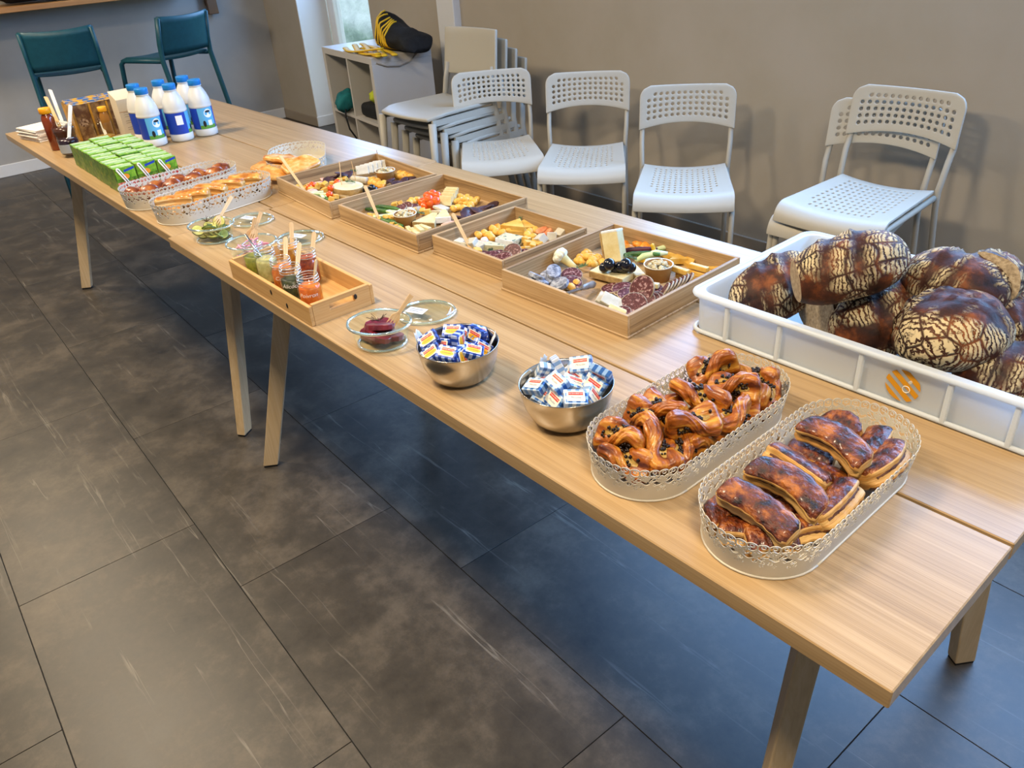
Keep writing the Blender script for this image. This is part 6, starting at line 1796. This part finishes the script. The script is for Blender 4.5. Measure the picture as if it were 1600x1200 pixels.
app_me = MB().box(bd, bd + .0005, -bw + .002, bw - .002, .003, bh * .42).mesh('apple_print', m_apple)
blue_me = MB().prism([(-bw * .1, bh * .80), (bw - .003, bh * .88), (bw - .003, bh * .97), (-bw * .1, bh * .89)], bd, bd + .0006, Matrix(((0, 0, 1, 0), (1, 0, 0, 0), (0, 1, 0, 0), (0, 0, 0, 1)))).mesh('blue_ribbon', m_lblue)
or_me = MB().prism([(x - .002, y + bh * .62) for x, y in ell(.012, .009)], bd, bd + .0006, Matrix(((0, 0, 1, 0), (1, 0, 0, 0), (0, 1, 0, 0), (0, 0, 0, 1)))).mesh('orange_spot', m_orange)
str_pts = [(bd + .004, -bw * .72, bh * .98), (bd + .004, -bw * .66, bh * 1.0), (bd + .004, -bw * .55, bh * .97), (bd + .004, bw * .30, .012)]
straw_me = MB().tube(str_pts, .0024, 6).tube([(bd + .004, -bw * .78, bh * .96), (bd + .004, bw * .12, .010)], .0024, 6).tube([(bd + .004, -bw * .78, bh * .96), (bd + .004, -bw * .72, bh * .99), (bd + .004, -bw * .62, bh * .99)], .0024, 6).mesh('straw', m_straw, smooth=True)
jb_rows = {0: 10, 1: 10, 2: 9}
jall = {0: [], 1: [], 2: []}
for c in range(3):
    for r_i in range(jb_rows[c]):
        rr = random.Random(c * 20 + r_i)
        x = -2.585 - .0535 * r_i - .004 * c; y = .085 + .0685 * c + rr.uniform(-.001, .001) + .0012 * r_i
        t = thing('juice_box', '', 'juice box', (x, y, TZ), rr.uniform(-.03, .03), 'green juice boxes')
        t.scale = (1, 1, rr.uniform(.96, 1.04))
        inst('carton', juice_me, t); inst('top_fold', top_me, t)
        if r_i == 0:
            f = inst('green_front', band_f, t)
            inst('apple_print', app_me, t); inst('blue_ribbon', blue_me, t); inst('orange_spot', or_me, t); inst('straw', straw_me, t)
        jall[c].append(t)
RW = ['front', 'second', 'third', 'fourth', 'fifth', 'sixth', 'seventh', 'eighth', 'ninth', 'rearmost']
for c in range(3):
    for i, t in enumerate(jall[c]):
        w = 'rearmost' if i == len(jall[c]) - 1 else RW[i]
        t['label'] = 'green juice box, %s in the %s row of the block' % (w, ['table-edge', 'middle', 'milk-side'][c])

# ------------------------------------------------------------------ honey, chocolate spread, jam, napkins
m_honey = mat('amber_honey', '#6a2408', 0.15, c2='#8a3a10', scale=20, coat=.5)
m_ocap = mat('orange_cap', '#f0a00c', 0.4)
t = thing('honey_bottle', 'slim honey bottle with an orange cap beside the napkins', 'bottle', (-3.435, 0.088, TZ), 0.3)
MB().lathe([(.020, 0), (.0235, .003), (.0235, .120), (.019, .132), (.016, .136), (.0155, .139)], 28).build('bottle_body', m_honey, t, smooth=True)
MB().lathe([(.0205, .139), (.022, .1405), (.022, .157), (.0205, .160)], 28).build('cap', m_ocap, t, smooth=True)
m_spread = mat('chocolate_spread', '#4c2a1a', 0.2, coat=.3)
t = thing('chocolate_jar', 'open glass jar of chocolate spread with two wooden sticks', 'jar', (-3.372, 0.118, TZ), 0.0)
MB().lathe([(.030, 0), (.036, .003), (.038, .012), (.038, .060), (.0415, .075), (.0415, .092), (.034, .100), (.033, .103), (.0345, .104), (.0345, .106), (.033, .107), (.033, .112), (.0318, .112)], 40, cap1=False).build('glass_jar', m_glass, t, smooth=True)
MB().lathe([(.024, .005), (.035, .013), (.035, .058), (.038, .075), (.038, .088), (.020, .091), (.0005, .090)], 36, cap1=False).build('spread', m_spread, t, smooth=True)
m_jam = mat('dark_jam', '#1a0710', 0.2, c2='#32101c', scale=50, coat=.3)
t = thing('jam_jar', 'low open glass jar of dark jam with a wooden stick', 'jar', (-3.262, 0.098, TZ), 0.4)
MB().lathe([(.030, 0), (.0365, .003), (.038, .010), (.038, .062), (.036, .070), (.0358, .076), (.0345, .0762)], 40, cap1=False).build('glass_jar', m_glass, t, smooth=True)
MB().lathe([(.024, .005), (.0352, .012), (.0352, .058), (.033, .064), (.018, .0655), (.0005, .065)], 36, cap1=False).build('jam', m_jam, t, smooth=True)
band(-1.9, -.2, .018, .050, .0384).build('label', mat('grey_jar_label', '#9aa0a4', .5), t, smooth=True)
m_stickw = mat('white_wood_stick', '#ddd6c6', 0.6)
wstick('white wooden stick, taller of two in the chocolate spread', 97, 180, TZ + .080, 78, 140, TZ + .175, wd=.0075, mm=m_stickw, base=(-3.366, .122, TZ + .075))
wstick('brownish wooden stick, shorter of two in the chocolate spread', 93, 182, TZ + .080, 71, 151, TZ + .165, wd=.0075, base=(-3.378, .112, TZ + .075))
wstick('white wooden stick standing in the dark jam', 112, 205, TZ + .060, 110, 164, TZ + .150, wd=.0075, mm=m_stickw, base=(-3.262, .10, TZ + .055))
m_nap = mat('white_paper_napkin', '#e4dcd2', 0.85, c2='#efe9e2', scale=30)
nt_ = thing('napkin_stack', 'stack of white folded paper napkins at the far table corner', 'napkins', (-3.74, 0.125, TZ), 0.25)
for i in range(11):
    r = random.Random(i)
    MB().rbox(-.082, .082, -.08, .08, .0002, .0042, .0018, 2).build('napkin', m_nap, nt_, loc=(r.uniform(-.006, .006), r.uniform(-.006, .006), .0044 * i), rot=(0, 0, r.uniform(-.06, .06)))

# ------------------------------------------------------------------ cartons behind the jars
m_cbrown = mat('brown_carton_print', '#5a3a22', 0.45, c2='#a98a5c', scale=28, lo=.4, hi=.7, rand=True)
m_cgold = mat('gold_carton_print', '#c9922c', 0.45, c2='#8c6a30', scale=20, rand=True)
m_cblue = mat('blue_carton_top', '#4c74a4', 0.45, c2='#d9a62a', scale=34, lo=.45, hi=.6, rand=True)
m_cwhite = mat('kraft_white_carton', '#d2c6ae', 0.6)
cb = []
cw_, cd_, chh = .033, .026, .140
car_me = MB().rbox(-cd_, cd_, -cw_, cw_, 0, chh, .001, 1).mesh('carton', m_cbrown)
ctop_me = MB().box(-cd_, cd_, -cw_, cw_, chh, chh + .001).box(-.003, .003, -cw_, cw_, chh, chh + .006).mesh('carton_top', m_cblue)
cgold_me = MB().box(cd_, cd_ + .0006, -cw_, -cw_ + .008, .002, chh - .002).box(-cd_, cd_, -cw_ - .0006, -cw_, .004, chh - .004).mesh('gold_side', m_cgold)
cpan_me = MB().prism([(x, y + .070) for x, y in ell(.018, .016)], cd_, cd_ + .0008, Matrix(((0, 0, 1, 0), (1, 0, 0, 0), (0, 1, 0, 0), (0, 0, 0, 1)))).mesh('white_swirl', mat('swirl_print', '#a89078', .5, c2='#5a3a22', scale=120, lo=.45, hi=.55))
for rr in range(3):
    for c in range(3):
        t = thing('drink_carton', '', 'carton', (-3.515 - .056 * rr, .225 + .068 * c + .004 * rr, TZ), .03 * (rr - 1), 'brown drink cartons')
        inst('carton', car_me, t); inst('carton_top', ctop_me, t); inst('gold_side', cgold_me, t)
        if rr == 0: inst('white_swirl', cpan_me, t)
        t['label'] = 'brown and gold drink carton, %s column, %s row of the pack' % (['left', 'middle', 'right'][c], ['front', 'middle', 'back'][rr])
t = thing('white_carton', 'beige milk carton with a slanted top and round mark', 'carton', (-3.40, .372, TZ), 0.05)
hw, hd, hh_ = .038, .034, .150
MB().add([(-hd, -hw, 0), (hd, -hw, 0), (hd, hw, 0), (-hd, hw, 0), (-hd, -hw, hh_ + .028), (hd, -hw, hh_), (hd, hw, hh_), (-hd, hw, hh_ + .028)],
         [(0, 3, 2, 1), (4, 5, 6, 7), (0, 1, 5, 4), (1, 2, 6, 5), (2, 3, 7, 6), (3, 0, 4, 7)]).build('carton', m_cwhite, t)
pts = [(hd + .0008, .010 + .010 * math.cos(a * .4), hh_ - .022 + .010 * math.sin(a * .4)) for a in range(17)]
MB().tube(pts, .0012, 5).build('round_mark', m_lcow, t)
MB().box(hd, hd + .0006, .0088, .0112, hh_ - .026, hh_ - .018).build('mark_stroke', m_lcow, t)
MB().box(hd - .0005, hd + .0008, -hw, hw, hh_ - .048, hh_ - .0465).build('fold_line', m_cup, t)
ln = MB()
for z in (.098, .090, .082, .066, .058, .040, .032):
    ln.box(hd, hd + .0005, -hw * .6, hw * (.7 if z > .06 else .3), z, z + .0018)
ln.build('small_print_lines', mat('grey_print', '#9a8f7a', .6), t)
m_gold = mat('gold_band', '#c9952a', 0.35, metal=.3)
t = thing('tumbler_jar', 'nearly empty glass jar with a gold band and a wooden stick', 'jar', (-3.385, .262, TZ), 0.0)
MB().lathe([(.030, 0), (.034, .003), (.036, .010), (.037, .070), (.037, .078), (.0358, .0782)], 40, cap1=False).build('glass_jar', m_glass, t, smooth=True)
MB().lathe([(.024, .006), (.0345, .0125), (.0348, .026), (.0005, .027)], 36, cap1=False).build('contents', m_custard, t, smooth=True)
MB().lathe([(.0362, .016), (.0368, .017), (.0368, .024), (.0364, .025)], 40, cap0=False, cap1=False).build('gold_band', m_gold, t, smooth=True)
wstick('pale wooden stick leaning in the gold-banded jar', 158, 200, TZ + .030, 145, 155, TZ + .125, wd=.0075, mm=m_stickw, base=(-3.385, .265, TZ + .022))
t = thing('small_bottle', 'small bottle with a yellow cap behind the gold-banded jar', 'bottle', (-3.440, .295, TZ), 0)
MB().lathe([(.016, 0), (.019, .002), (.019, .090), (.014, .104), (.013, .108)], 28).build('bottle_body', mat('amber_drink', '#9a6a2c', .2, coat=.4), t, smooth=True)
MB().lathe([(.016, .108), (.0172, .109), (.0172, .124), (.016, .126)], 28).build('cap', m_yel, t, smooth=True)
